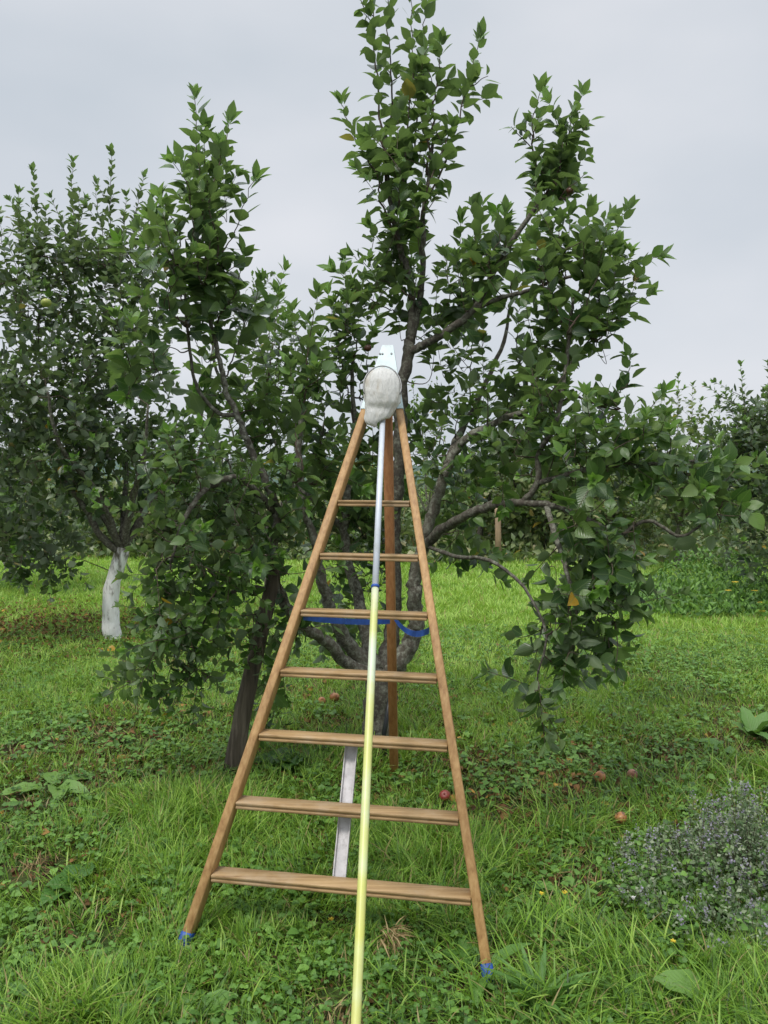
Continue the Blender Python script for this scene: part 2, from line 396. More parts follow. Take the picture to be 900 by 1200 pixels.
# ------------------------------------------------------------------ leaves (arrays of them)
def leaves(g, P, D, N, L, Wd, tint, curl=.25, fold=.25, stations=((.0, 0), (.14, .62), (.38, 1.0), (.64, .82), (.85, .36), (1.0, 0)), pet=.16, wave=.0):
    """P base points, D axis, N upper-side normal, L lengths, Wd half-widths; tint (n,3)"""
    P = np.asarray(P, float); n = len(P)
    if n == 0: return
    D = nrm(np.asarray(D, float)); N = np.asarray(N, float); N = nrm(N - D*(N*D).sum(1)[:, None]); S = np.cross(D, N)
    L = np.broadcast_to(L, (n,)); Wd = np.broadcast_to(Wd, (n,)); curl = np.broadcast_to(curl, (n,)); fold = np.broadcast_to(fold, (n,))
    cols = []; uv = []
    mid = stations[1:-1]
    def pt(t, v, e=0):
        tt = pet + t*(1-pet) if pet else t
        z = -curl*L*(tt**2) + np.abs(v)*fold*Wd + e*Wd
        return P + D*((tt - .35*curl*tt**2)*L)[:, None] + S*(v*Wd)[:, None] + N*z[:, None]
    tot = []
    tot.append(pt(0, 0)); uv.append((0, 0))
    for i, (t, ww) in enumerate(mid):
        wv = wave*((i % 2)*2-1)
        tot += [pt(t, -ww, wv), pt(t, 0), pt(t, ww, -wv)]; uv += [(t, -ww), (t, 0), (t, ww)]
    tot.append(pt(1, 0)); uv.append((1, 0))
    k = len(mid); q = []; t3 = [[0, 2, 1], [0, 3, 2]]
    for i in range(k-1):
        a = 1+3*i; q += [[a, a+1, a+4, a+3], [a+1, a+2, a+5, a+4]]
    a = 1+3*(k-1); e = 1+3*k; t3 += [[a, a+1, e], [a+1, a+2, e]]
    nv = len(tot)
    if pet:
        hw = .012
        tot += [P + S*(hw*L)[:, None]*.6, P - S*(hw*L)[:, None]*.6]; uv += [(0, 0), (0, 0)]
        t3 += [[nv, nv+1, 0]]; nv += 2
    V = np.stack(tot, 1).reshape(-1, 3)
    off = (np.arange(n)*nv)[:, None, None]
    tn = np.repeat(np.asarray(tint, float), nv, axis=0)
    uvv = np.tile(np.array([(a, b, 0) for a, b in uv], float), (n, 1))
    g.add(V, (np.array(q)[None]+off).reshape(-1, 4) if q else [], (np.array(t3)[None]+off).reshape(-1, 3), tint=tn, luv=uvv)
DIAMOND = ((0, 0), (.45, 1.0), (1, 0))
OVAL5 = ((.0, 0), (.22, .8), (.6, 1.0), (1.0, 0))
def rand_tint(n, young=0.0, r=rng):
    return np.stack([r.random(n), np.full(n, young) if np.isscalar(young) else young, r.random(n)], 1)

def shoot_leaves(g, path, r, L=.115, n=None, tiplight=.6, up=.75, dens=1.0, stations=None, t0=.0, wratio=.26, flat=.0, **kw):
    """leaves set spirally along a shoot path (k,3)"""
    seg = np.linalg.norm(np.diff(path, axis=0), axis=1); tot = seg.sum()
    n = n or max(4, int(tot/.032*dens))
    u = np.sort(t0 + (1-t0)*(np.arange(n)+r.random(n)*.7)/n); u = np.clip(u, 0, 1)
    cs = np.concatenate([[0], np.cumsum(seg)])/tot
    P = np.stack([np.interp(u, cs, path[:, i]) for i in range(3)], 1)
    T = nrm(np.gradient(path, axis=0)); A = nrm(np.stack([np.interp(u, cs, T[:, i]) for i in range(3)], 1))
    ph = np.cumsum(np.full(n, 2.4)) + r.random()*6.28 + r.normal(0, .4, n)
    ref = np.where(np.abs(A[:, 2:3]) < .9, np.array([[0, 0, 1.0]]), np.array([[1.0, 0, 0]]))
    e1 = nrm(np.cross(A, ref)); e2 = np.cross(A, e1)
    out_ = e1*np.cos(ph)[:, None] + e2*np.sin(ph)[:, None]
    el = (up*(.75+1.2*u**2) + r.normal(0, .25, n))[:, None]
    D = nrm(out_ + A*el + np.array([0, 0, -1.0])*(.30*(1-u)[:, None]*r.random((n, 1))*1.1) + np.array([0, 0, .12]))
    N = nrm(A*(1-.35*u[:, None]) - out_*.5 + np.array([0, 0, .45+flat]) + r.normal(0, .28, (n, 3)))
    sz = L*(1.08-.40*u**3)*(1+r.normal(0, .22, n)); sz = np.clip(sz, L*.4, L*1.6)
    y = np.clip(tiplight*np.clip((u-.72)/.28, 0, 1)*(.6+.6*r.random(n)), 0, 1)
    kws = dict(kw)
    if stations: kws['stations'] = stations
    leaves(g, P, D, N, sz, sz*wratio*(1+r.normal(0, .1, n)), rand_tint(n, y, r), curl=np.clip(r.normal(.22, .13, n), -.05, .6),
           fold=np.clip(r.normal(.35, .2, n), 0, .9), **kws)

def rosette(g, p, d, r, L, **kw):
    n = int(r.integers(4, 7)); a = np.arange(n)*2.4+r.random()*6; d = nrm(np.array(d, float)); e1 = nrm(np.cross(d, [.3, .9, .1])); e2 = np.cross(d, e1)
    o = e1*np.cos(a)[:, None]+e2*np.sin(a)[:, None]; D = nrm(d*1.0+o*r.uniform(.25, .75, (n, 1))); N = nrm(d*.3-o+r.normal(0, .15, (n, 3)))
    sz = L*r.uniform(.65, 1.1, n)
    leaves(g, np.array(p)-d*r.uniform(0, .02, (n, 1)), D, N, sz, sz*.20, rand_tint(n, r.uniform(.45, 1, n), r), curl=r.uniform(-.05, .3, n), fold=.45, **kw)
class Tree:
    def __init__(s, base, seed, leafL=.115, mat='leaf', stations=None, leafdens=1.0, pet=.16, limbmat='bark', wratio=.255):
        s.base = np.array(base, float); s.r = np.random.default_rng(seed); s.S = []; s.limbs = []; s.tw = Geo(); s.lf = Geo()
        s.L = leafL; s.mat = mat; s.st = stations; s.ld = leafdens; s.pet = pet; s.limbmat = limbmat; s.wr = wratio; s.pend = []
    def limb(s, pts, r0, r1, name='limb', mat=None, n=10, wob=.10):
        """pts world points; tapering limb, a mesh of its own"""
        P = spline(pts, 6); m = len(P)
        P[1:-1] += s.r.normal(0, min(.006, r0*.12), (m-2, 3))
        R = np.linspace(r0, r1, m); g = Geo(); g.tube(P, R, n, True, wob, int(s.r.integers(1e6))); s.limbs.append((name, g, mat or s.limbmat))
        s.S.append(np.concatenate([P, R[:, None]], 1)); return P
    def nearest(s, p):
        A = np.concatenate(s.S); d = np.linalg.norm(A[:, :3]-p, axis=1) + .25*np.maximum(0, A[:, 2]-p[2]); i = d.argmin(); return A[i], d[i]
    def twig(s, a, b, r0, r1, bend=.06, leaves=True, n=5, dens=None, L=None, t0=.0, up=.75, tiplight=.6, keep=True):
        a = np.array(a, float); b = np.array(b, float); ln = np.linalg.norm(b-a)
        m1 = a*.66+b*.34 + s.r.normal(0, bend*ln*.5, 3); m2 = a*.33+b*.67 + s.r.normal(0, bend*ln*.5, 3)
        m1[2] -= bend*ln*.3
        P = spline([a, m1, m2, b], 4 if ln < .6 else 6); s.tw.tube(P, np.linspace(r0, r1, len(P)), n, False)
        if keep: s.S.append(np.concatenate([P, np.linspace(r0, r1, len(P))[:, None]], 1))
        if leaves: shoot_leaves(s.lf, P, s.r, L or s.L, dens=dens or s.ld, t0=t0, up=up, tiplight=tiplight, stations=s.st, pet=s.pet, wratio=s.wr)
        return P
    def shoot(s, *pts, r0=.009, L=None, dens=None, t0=.0, side=0, tiplight=.7):
        """long upright shoot through world points, joined to the nearest limb, with side spurs"""
        P = [np.array(p, float) for p in pts]
        q, d = s.nearest(P[0])
        if d > .03: P = [q[:3]] + P; t0 = max(t0, .02)
        Q = spline(P, 6); Q[1:-1] += s.r.normal(0, .006, (len(Q)-2, 3)); s.tw.tube(Q, np.linspace(r0, .002, len(Q)), 5, False)
        s.S.append(np.concatenate([Q, np.linspace(r0, .002, len(Q))[:, None]], 1))
        shoot_leaves(s.lf, Q, s.r, L or s.L, dens=(dens or s.ld), t0=t0, tiplight=tiplight, stations=s.st, pet=s.pet, wratio=s.wr)
        rosette(s.lf, Q[-1], Q[-1]-Q[-3], s.r, L or s.L, pet=s.pet, **({'stations': s.st} if s.st else {}))
        for k in range(side):
            i = int(s.r.integers(1, max(2, int(len(Q)*.8)))); b = Q[i]
            d = s.r.normal(0, 1, 3); d[2] = abs(d[2])*.8+.5; d /= np.linalg.norm(d)
            s.twig(b, b+d*s.r.uniform(.10, .24), .004, .002, keep=False)
    def clump(s, c, rad, n, aim=(0, 0, 1), spread=.7, ln=(.16, .34), L=None, tiplight=.5, dens=None, up=.75):
        """n leafy twigs in an ellipsoid; rad = (rx, ry, rz)"""
        for _ in range(n):
            v = s.r.normal(0, 1, 3); v /= np.linalg.norm(v); v *= s.r.random()**(1/2.4)
            s.pend.append((np.array(c)+v*np.array(rad), np.array(aim, float), spread, s.r.uniform(*ln), L, tiplight, dens, up))
    def grow(s):
        A = np.concatenate(s.S)[:, :3]
        key = [np.linalg.norm(A-p[0], axis=1).min() for p in s.pend]
        for i in np.argsort(key):
            p, aim, sp, ln, L, tl, dn, up = s.pend[i]
            q, d = s.nearest(p)
            dr = nrm(aim + s.r.normal(0, sp, 3) + .35*nrm(p-q[:3])); e = p + dr*ln
            r0 = min(q[3]*.7, .004+.006*min(d, 1.2))
            if d > .05:
                m = (q[:3]+p)/2 + s.r.normal(0, .07*d, 3); m[2] -= .06*d
                P = spline([q[:3], m, p, e], 5); cut = 10
            else: P = spline([q[:3], (q[:3]+e)/2+s.r.normal(0, .02, 3), e], 5); cut = 0
            R = np.linspace(max(r0, .003), .0016, len(P)); s.tw.tube(P, R, 4, False); s.S.append(np.concatenate([P, R[:, None]], 1))
            Q = P[cut:] if cut else P
            if cut and d > .25: Q = P[7:]
            shoot_leaves(s.lf, Q, s.r, L or s.L, dens=dn or s.ld, tiplight=tl, up=up, stations=s.st, pet=s.pet, wratio=s.wr)
            if s.r.random() < .6: rosette(s.lf, Q[-1], Q[-1]-Q[-3], s.r, (L or s.L)*.9, pet=s.pet, **({'stations': s.st} if s.st else {}))
        s.pend = []
    def build(s, label, group=None, trunkname='trunk', leafmat=None, category='tree', name='apple_tree'):
        e = empty(name, s.base, label, category, group); bpy.context.view_layer.update()
        for nm, g, mt in s.limbs: g.build(nm, M[mt], e, origin=s.base)
        s.tw.build('twigs', M['twig'], e, origin=s.base)['kind'] = 'stuff'
        s.lf.build('crown', M[leafmat or s.mat], e, smooth=True, origin=s.base)
        return e


# ================================================================== the setting
def ground():
    # one sheet, fine near the camera and coarse to the horizon
    ys = np.concatenate([np.arange(-12, 0, 1.0), np.arange(0, 12, .12), np.arange(12, 40, .7), np.geomspace(40, 900, 28)])
    xs = np.concatenate([-np.geomspace(8, 900, 34)[::-1], np.arange(-7.9, 7.95, .12), np.geomspace(8, 900, 34)])
    X, Y = np.meshgrid(xs, ys); Z = gz(X, Y); nx, ny = len(xs), len(ys)
    V = np.stack([X, Y, Z], -1).reshape(-1, 3); i = (np.arange(ny-1)[:, None]*nx+np.arange(nx-1)).ravel()
    tag(mesh_obj('ground', V, [np.stack([i, i+1, i+nx+1, i+nx], -1)], M['ground']), 'grassy orchard ground', kind='structure')
ground()
def hills():
    g = Geo(); n = 90; x = np.linspace(-520, 520, n); z = 9+12*vnoise(x, 0*x, .012, 5)+5*vnoise(x, 0*x, .04, 6); y = 520+0*x
    V = []
    for k, (f, dy) in enumerate(((0, -120), (.6, -60), (1, 0), (.5, 80))): V.append(np.stack([x, y+dy, z*f-.3], -1))
    V = np.concatenate(V); i = (np.arange(3)[:, None]*n+np.arange(n-1)).ravel()
    g.add(V, np.stack([i, i+1, i+n+1, i+n], -1)); o = g.build('hills', M['hill']); tag(o, 'low blue green hills far beyond the orchard', kind='structure')
hills()

# ================================================================== the main apple tree
def Wp(*a): return [W(*q) for q in a]
bm = G(447, 872)                         # where its trunk stands
T = Tree(bm, 11, leafL=.118, mat='leaf', leafdens=1.2, wratio=.268)
D0 = bm.y
fork = W(447, 786, D0)
T.limb([bm + Vector((.0, 0, -.12)), bm+Vector((-.01, 0, .02)), W(445, 840, D0+.01), fork], .125, .105, 'trunk', n=14, wob=.08)
T.limb([fork-Vector((0, 0, .06))] + Wp((428, 778, D0-.03), (404, 748, D0-.12), (388, 715, D0-.2), (377, 680, D0-.25), (371, 640, D0-.3), (352, 570, D0-.35), (352, 480, D0-.4)), .058, .016, mat='bark_pale')
T.limb([fork-Vector((0, 0, .03))] + Wp((410, 779, D0-.12), (383, 752, D0-.25), (358, 735, D0-.35), (332, 705, D0-.45), (318, 668, D0-.5), (322, 625, D0-.5), (322, 588, D0-.5), (300, 540, D0-.5), (278, 490, D0-.52), (262, 445, D0-.55), (252, 400, D0-.55), (240, 350, D0-.6)), .044, .011, mat='bark_pale')
T.limb([fork] + Wp((433, 765, D0+.05), (423, 715, D0+.1), (412, 670, D0+.15), (404, 620, D0+.2), (408, 560, D0+.25), (415, 500, D0+.3), (412, 430, D0+.35)), .052, .013, mat='bark_pale')
T.limb([fork+Vector((.03, 0, -.04))] + Wp((468, 775, D0+.02), (482, 750, D0+.03), (488, 728, D0+.03), (485, 695, D0+.02), (488, 660, D0), (500, 625, D0-.05), (512, 585, D0-.1), (528, 540, D0-.1), (548, 512, D0-.12), (592, 490, D0-.2), (640, 470, D0-.3), (668, 420, D0-.3)), .068, .012, mat='bark_pale')
T.limb([fork] + Wp((458, 750, D0+.1), (462, 690, D0+.15), (462, 630, D0+.15), (466, 560, D0+.1), (470, 500, D0+.05), (471, 450, D0), (478, 412, D0), (481, 395, D0)), .060, .034)
T.limb(Wp((481, 398, D0), (483, 365, D0), (482, 335, D0), (470, 293, D0+.02), (461, 255, D0+.03), (455, 215, D0+.05), (450, 150, D0+.08)), .030, .011)
T.limb(Wp((482, 400, D0), (492, 352, D0-.02), (496, 300, D0-.05), (496, 255, D0-.08), (503, 205, D0-.1), (508, 160, D0-.1)), .025, .009)
T.limb(Wp((478, 414, D0), (500, 403, D0-.05), (528, 385, D0-.1), (556, 362, D0-.15), (578, 320, D0-.18), (602, 280, D0-.2), (625, 247, D0-.2), (634, 238, D0-.2)), .030, .012)
T.limb(Wp((556, 362, D0-.15), (585, 350, D0-.3), (610, 343, D0-.35), (650, 330, D0-.4), (690, 318, D0-.45)), .017, .008)
# arching limb to the right and its branches
T.limb(Wp((494, 645, D0-.02), (516, 622, D0-.2), (545, 604, D0-.4), (580, 591, D0-.55), (620, 589, D0-.7), (652, 594, D0-.8), (690, 609, D0-.9), (728, 628, D0-1.0)), .036, .012)
T.limb(Wp((612, 590, D0-.68), (630, 566, D0-.75), (632, 530, D0-.75), (650, 500, D0-.8), (662, 440, D0-.7), (668, 385, D0-.6), (672, 350, D0-.6)), .020, .008)
T.limb(Wp((632, 566, D0-.75), (680, 552, D0-.9), (730, 545, D0-1.0), (780, 543, D0-1.05), (815, 540, D0-1.05)), .017, .008)
T.limb(Wp((640, 592, D0-.76), (650, 625, D0-.95), (660, 655, D0-1.05), (668, 685, D0-1.1), (676, 720, D0-1.15)), .018, .008, mat='bark_pale')
T.limb(Wp((500, 640, D0-.05), (535, 652, D0-.5), (568, 655, D0-.8), (598, 672, D0-1.0), (622, 700, D0-1.15), (640, 745, D0-1.25), (630, 790, D0-1.3)), .014, .005)
T.limb(Wp((728, 628, D0-1.0), (760, 610, D0-1.1), (800, 628, D0-1.2), (840, 598, D0-1.2)), .012, .006)
T.limb(Wp((524, 545, D0-.1), (540, 505, D0+.3), (560, 470, D0+.55), (590, 400, D0+.7), (600, 350, D0+.7)), .030, .010)
T.limb(Wp((404, 620, D0+.2), (370, 590, D0+.4), (330, 540, D0+.7), (310, 470, D0+.8)), .026, .008)
T.limb(Wp((322, 600, D0-.5), (280, 560, D0-.75), (240, 575, D0-.9), (215, 610, D0-1.0), (200, 660, D0-1.0)), .024, .008)
T.limb(Wp((318, 690, D0-.48), (282, 690, D0-.7), (250, 710, D0-.8), (232, 745, D0-.85), (222, 790, D0-.85)), .018, .006)
T.limb(Wp((276, 486, D0-.52), (258, 485, D0-.6), (240, 468, D0-.62), (228, 445, D0-.65), (220, 390, D0-.7), (215, 330, D0-.7)), .014, .007)
T.limb(Wp((300, 540, D0-.5), (285, 500, D0-.2), (250, 420, D0+.1), (262, 350, D0+.15)), .016, .007)

# --- long upright shoots, tip by tip
def sh(*p, **k):
    k.setdefault('L', .138 if p[-1][1] < 320 else .122); k.setdefault('dens', 1.02)
    T.shoot(*[W(*q) for q in p], **k)
d = D0
sh((452, 215, d+.05), (444, 120, d+.06), (438, 40, d+.05), (440, -25, d+.05), side=3)
sh((455, 200, d+.05), (460, 120, d+.2), (456, 50, d+.2), (452, -40, d+.2), side=2)
sh((468, 240, d), (478, 150, d-.05), (484, 70, d-.05), (480, -20, d-.05), side=4)
sh((480, 200, d), (492, 110, d+.05), (496, 50, d+.05), (497, -15, d+.05), side=2)
sh((500, 205, d-.1), (508, 130, d-.1), (513, 88, d-.1), (517, 52, d-.1), side=3)
sh((500, 235, d-.1), (525, 180, d-.12), (548, 100, d-.15), (561, 48, d-.15), r0=.008, side=3)
sh((455, 225, d+.05), (432, 190, d), (415, 158, d), (400, 122, d), side=2)
sh((468, 290, d), (447, 235, d-.1), (442, 200, d-.1), (428, 165, d-.1), side=3)
sh((475, 280, d+.1), (472, 215, d+.25), (470, 170, d+.25), side=3)
sh((490, 270, d-.1), (502, 220, d-.2), (520, 170, d-.2), (530, 150, d-.2), side=3)
sh((632, 240, d-.2), (628, 190, d-.2), (624, 150, d-.22), (633, 108, d-.22), side=4)
sh((634, 239, d-.2), (655, 195, d-.25), (668, 155, d-.25), (682, 112, d-.25), side=4)
sh((632, 240, d-.2), (650, 225, d-.1), (664, 200, d-.05), (668, 175, d), side=4)
sh((640, 240, d-.2), (662, 232, d-.3), (672, 225, d-.3), side=3)
for x0, y0, x1, y1, dd in ((555, 360, 562, 244, -.1), (575, 322, 592, 252, -.3), (545, 372, 540, 262, .1), (530, 384, 520, 300, .2), (590, 300, 583, 250, 0),
        (650, 330, 655, 262, -.4), (670, 322, 690, 248, -.45), (690, 318, 735, 248, -.45), (690, 330, 772, 300, -.5), (672, 350, 712, 262, -.6), (660, 400, 668, 255, -.3),
        (640, 335, 630, 285, -.4), (668, 385, 720, 290, -.7), (600, 350, 612, 285, .6), (668, 420, 745, 330, -.4), (700, 400, 760, 345, -.4),
        (483, 335, 435, 268, .1), (482, 350, 415, 300, -.1), (480, 380, 394, 318, .1), (412, 430, 425, 330, .35), (415, 500, 385, 345, .3), (352, 480, 372, 345, -.4),
        (352, 500, 343, 365, -.3), (310, 470, 333, 318, .7), (310, 480, 325, 345, .4), (400, 480, 402, 350, .5), (440, 470, 445, 360, .4),
        (240, 350, 228, 114, -.6), (240, 350, 240, 150, -.5), (245, 330, 268, 146, -.65), (250, 330, 298, 212, -.6), (235, 330, 215, 190, -.75),
        (215, 330, 188, 232, -.7), (220, 390, 180, 260, -.75), (262, 350, 250, 200, .1), (250, 400, 285, 300, -.5), (220, 380, 160, 345, -.8), (262, 445, 305, 330, -.5),
        (352, 560, 340, 430, -.6), (380, 560, 370, 420, -.2), (552, 480, 548, 300, .5), (600, 470, 610, 360, .1), (720, 480, 738, 420, -.5), (640, 460, 645, 380, .1)):
    xm, ym = x0*.5+x1*.5+T.r.normal(0, 5), y0*.5+y1*.5
    sh((x0, y0, d+dd), (x0*.75+x1*.25+T.r.normal(0, 4), y0*.75+y1*.25, d+dd), (xm, ym, d+dd+T.r.normal(0, .06)), (x1, y1, d+dd+T.r.normal(0, .06)), r0=.007, side=1 if y0-y1 < 90 else 2)

# --- leafy masses: (px, py, depth offset), (half width px, depth m, half height px), twigs
def cl(px, py, dd, rx, ry, rz, n, **k):
    c = W(px, py, d+dd); s = (d+dd)/F; T.clump(c, (rx*s, ry, rz*s), n, **k)
up_ = dict(aim=(0, 0, 1), spread=.28, ln=(.18, .42))
cl(472, 215, 0, 38, .25, 70, 8, **up_); cl(478, 320, 0, 45, .35, 60, 10, **up_); cl(455, 370, .1, 45, .4, 45, 9, **up_)
cl(560, 330, -.1, 42, .3, 50, 9, **up_); cl(658, 205, -.2, 22, .15, 30, 5, **up_)
cl(655, 320, -.45, 52, .4, 38, 8, **up_); cl(700, 350, -.5, 38, .3, 50, 9, **up_); cl(665, 410, -.45, 70, .5, 55, 13, **up_)
cl(600, 430, 0, 65, .6, 60, 13, **up_); cl(560, 500, .2, 70, .6, 60, 20, spread=.7); cl(660, 500, -.6, 85, .5, 50, 27, spread=.8)
cl(520, 420, .3, 45, .5, 50, 8, **up_); cl(520, 590, .1, 42, .6, 60, 16, spread=.8); cl(600, 540, -.2, 50, .6, 40, 19, spread=.8)
cl(700, 560, -.9, 70, .35, 45, 24, spread=.9); cl(700, 640, -1.05, 50, .3, 45, 24, aim=(.1, 0, -.4), spread=.9, L=.106, tiplight=.2)
cl(760, 525, -1.0, 45, .25, 25, 11, spread=.7, L=.104); cl(815, 560, -1.1, 42, .25, 40, 16, spread=.9, L=.104); cl(850, 600, -1.2, 28, .2, 28, 8, spread=.9, L=.104)
cl(660, 690, -1.15, 42, .25, 30, 15, aim=(0, 0, -.8), spread=.7, L=.106, tiplight=.1); cl(715, 690, -1.1, 32, .25, 35, 11, aim=(0, 0, -.8), spread=.7, L=.104, tiplight=.1)
cl(652, 745, -1.2, 30, .2, 30, 10, aim=(0, 0, -.9), spread=.6, L=.104, tiplight=.1); cl(632, 800, -1.3, 16, .12, 16, 4, aim=(.1, 0, -.9), spread=.5, L=.104, tiplight=.05)
cl(700, 735, -1.15, 22, .15, 22, 5, aim=(0, 0, -.9), spread=.5, L=.104, tiplight=.1)
# left of the ladder
cl(238, 250, -.6, 34, .3, 60, 7, **up_); cl(215, 350, -.7, 48, .4, 55, 12, **up_); cl(190, 430, -.8, 40, .3, 40, 7, spread=.8)
cl(155, 445, -1.0, 20, .15, 22, 4, spread=.8, tiplight=.9); cl(270, 400, -.4, 40, .4, 60, 7, spread=.5); cl(245, 475, -.3, 55, .5, 45, 11, spread=.7)
cl(310, 520, .2, 55, .6, 70, 23, **up_); cl(360, 460, .1, 40, .6, 60, 14, **up_); cl(400, 420, .2, 30, .5, 60, 10, **up_); cl(375, 560, .2, 45, .7, 60, 31, spread=.7)
cl(222, 565, -.8, 52, .4, 55, 41, spread=.8, L=.088); cl(290, 600, -.6, 55, .45, 45, 28, L=.09, spread=.8); cl(214, 650, -.95, 38, .35, 45, 31, aim=(-.1, 0, -.2), spread=.9, L=.086)
cl(330, 650, -.6, 40, .3, 35, 15, L=.09, spread=.9); cl(275, 665, -.75, 40, .35, 35, 13, aim=(0, 0, -.3), L=.09, spread=.8); cl(208, 728, -.9, 38, .3, 38, 29, aim=(-.1, 0, -.5), spread=.8, L=.086, tiplight=.2)
cl(215, 785, -.9, 38, .25, 25, 17, aim=(0, 0, -.7), spread=.7, L=.086, tiplight=.1); cl(172, 785, -.9, 16, .2, 12, 4, aim=(-.6, 0, -.3), spread=.5, L=.085); cl(250, 700, -.8, 40, .3, 40, 10, aim=(0, 0, -.5), L=.09, spread=.8)
cl(330, 720, -.55, 25, .2, 30, 8, aim=(0, 0, -.8), L=.09, spread=.6); cl(325, 800, -.4, 22, .15, 30, 8, aim=(0, 0, -.8), L=.09, spread=.5); cl(292, 740, -.7, 22, .2, 30, 7, aim=(0, 0, -.8), L=.09, spread=.6)
cl(410, 640, .3, 45, .5, 50, 25, spread=.8); cl(440, 560, .5, 40, .5, 40, 11, spread=.8); cl(490, 520, .5, 30, .5, 30, 6, spread=.8); cl(405, 720, .4, 35, .4, 35, 10, spread=.8)
cl(530, 640, .2, 25, .4, 25, 10, aim=(.2, 0, -.4), spread=.8); cl(445, 700, .5, 25, .3, 40, 8, spread=.8)
T.grow()
main_tree = T.build('open crowned apple tree with mottled grey limbs and tall upright shoots, behind the wooden ladder')

# ================================================================== the other trees
def orchard_tree(px, py, seed, label, crown, tips, limbs=5, mat='leaf_dark', L=.12, dens=.9, tr=.11, th=1.05, fork_xy=None, limbmat='bark', trunkmat='bark', st=OVAL5, group=None, twl=(.16, .36), lean=0, name='apple_tree', base=None, tiplight=.25, cat='tree', forks=()):
    b = base or G(px, py); t = Tree(b, seed, L, mat, st, dens, .12, limbmat)
    Y = b.y; f = b + Vector((lean, 0, th))
    t.limb([b-Vector((0, 0, .12)), b, b+Vector((lean*.3-.06, 0, th*.45)), f], tr*1.05, tr*.68, 'trunk', trunkmat, 14, .10)
    for q in forks:
        t.limb([np.array(f)-[0, 0, .08]]+[W(*v) for v in q], tr*.42, tr*.16, mat='bark', n=9)
    for k in range(limbs):
        a = 2*PI*k/limbs + t.r.uniform(-.4, .4); rr = t.r.uniform(.5, .9)*crown[0][3]*Y/F
        e = np.array(f) + [math.cos(a)*rr, math.sin(a)*rr*.8, t.r.uniform(.7, 1.4)]
        m = np.array(f)*.55+e*.45 + [0, 0, .12]
        t.limb([np.array(f)-[0, 0, .05], m, e, e+[math.cos(a)*.2, math.sin(a)*.2, .6]], tr*.4, .012, mat=limbmat, n=8)
    for (x0, y0, x1, y1, dd) in tips:
        t.shoot(*[W(x0*(1-q)+x1*q + (t.r.normal(0, 2) if q not in (0, 1) else 0), y0*(1-q)+y1*q, Y+dd) for q in (0, .5, 1)], r0=.008, dens=dens*1.15, side=2, L=L*.95)
    for (cx, cy, dd, rx, ry, rz, n, *k) in crown:
        s_ = (Y+dd)/F; t.clump(W(cx, cy, Y+dd), (rx*s_, ry, rz*s_), n, aim=k[0] if k else (0, 0, 1), spread=k[1] if len(k) > 1 else .6, ln=twl, tiplight=tiplight)
    t.grow(); return t.build(label, group, category=cat, name=name)

orchard_tree(132, 748, 21, 'dense dark apple tree with a whitewashed trunk, left of the leaning post',
    [(95, 400, 0, 115, 1.2, 90, 210, (0, 0, 1), .45), (90, 480, 0, 120, 1.2, 60, 190, (0, 0, .6), .6), (80, 545, .1, 125, 1.2, 62, 250, (0, 0, .2), .8), (20, 628, .1, 62, 1.1, 34, 85, (0, 0, -.5), .8),
     (120, 320, 0, 75, .8, 60, 60, (0, 0, 1), .3), (30, 330, .2, 50, .8, 70, 34, (0, 0, 1), .3), (190, 545, .5, 45, .8, 60, 40, (0, 0, .3), .8), (-40, 500, 0, 60, 1, 120, 50), (55, 660, -.3, 28, .5, 18, 12, (0, 0, -.8), .4)],
    [(45, 330, 38, 200, 0), (60, 330, 12, 235, .2), (90, 300, 85, 190, .1), (95, 310, 60, 232, -.2), (125, 300, 130, 178, 0), (130, 310, 112, 215, .2), (150, 300, 168, 208, .1), (140, 320, 148, 230, -.3),
     (20, 360, 22, 225, -.1), (180, 330, 190, 240, .2), (160, 330, 178, 232, .3), (75, 330, 100, 235, .3), (-10, 330, -8, 230, 0), (10, 330, 0, 262, .3)],
    tr=.112, th=1.05, lean=.12, trunkmat='whitewash', limbs=6, dens=1.0, L=.125, forks=([(118, 628, 8.75), (102, 600, 8.7), (85, 575, 8.65), (60, 540, 8.6)], [(148, 618, 8.8), (158, 585, 8.85), (165, 540, 8.9)]))
# knot of leaves sprouting from its trunk is part of its twigs; next trees in the row
rowg = None
orchard_tree(300, 745, 22, 'small leaved apple tree half hidden behind the tall left shoots of the open crowned tree',
    [(320, 450, 0, 70, .9, 70, 70, (0, 0, 1), .35), (300, 380, 0, 40, .7, 45, 26, (0, 0, 1), .3), (350, 560, 0, 70, .9, 55, 40)],
    [(300, 400, 296, 322, 0), (320, 400, 318, 350, .2), (340, 420, 350, 372, 0), (280, 400, 275, 340, .1)], tr=.08, th=.9, L=.1, base=G(318, 700), dens=.75)
orchard_tree(25, 690, 23, 'shadowy apple tree in the row beyond the whitewashed one, at the left edge',
    [(20, 520, 0, 110, 1.3, 90, 200), (20, 610, 0, 105, 1.2, 45, 130, (0, 0, -.3), .8)], [], tr=.12, th=1.1, base=G(-25, 690), dens=.8, L=.13)
orchard_tree(905, 700, 24, 'dark dense apple tree with two bare topped shoots at the right edge',
    [(905, 560, 0, 75, 1.0, 85, 300), (880, 525, 0, 48, .7, 50, 120), (935, 500, .3, 50, .8, 50, 60), (880, 640, 0, 50, .8, 40, 60), (960, 560, 0, 60, 1, 80, 80)],
    [(880, 520, 868, 428, 0), (890, 500, 862, 475, .2), (905, 500, 900, 425, 0), (870, 520, 850, 462, .1), (890, 490, 828, 452, -.2), (900, 480, 838, 448, .2), (880, 520, 872, 470, .3)],
    tr=.1, th=.9, base=G(930, 712), dens=.8, L=.12)
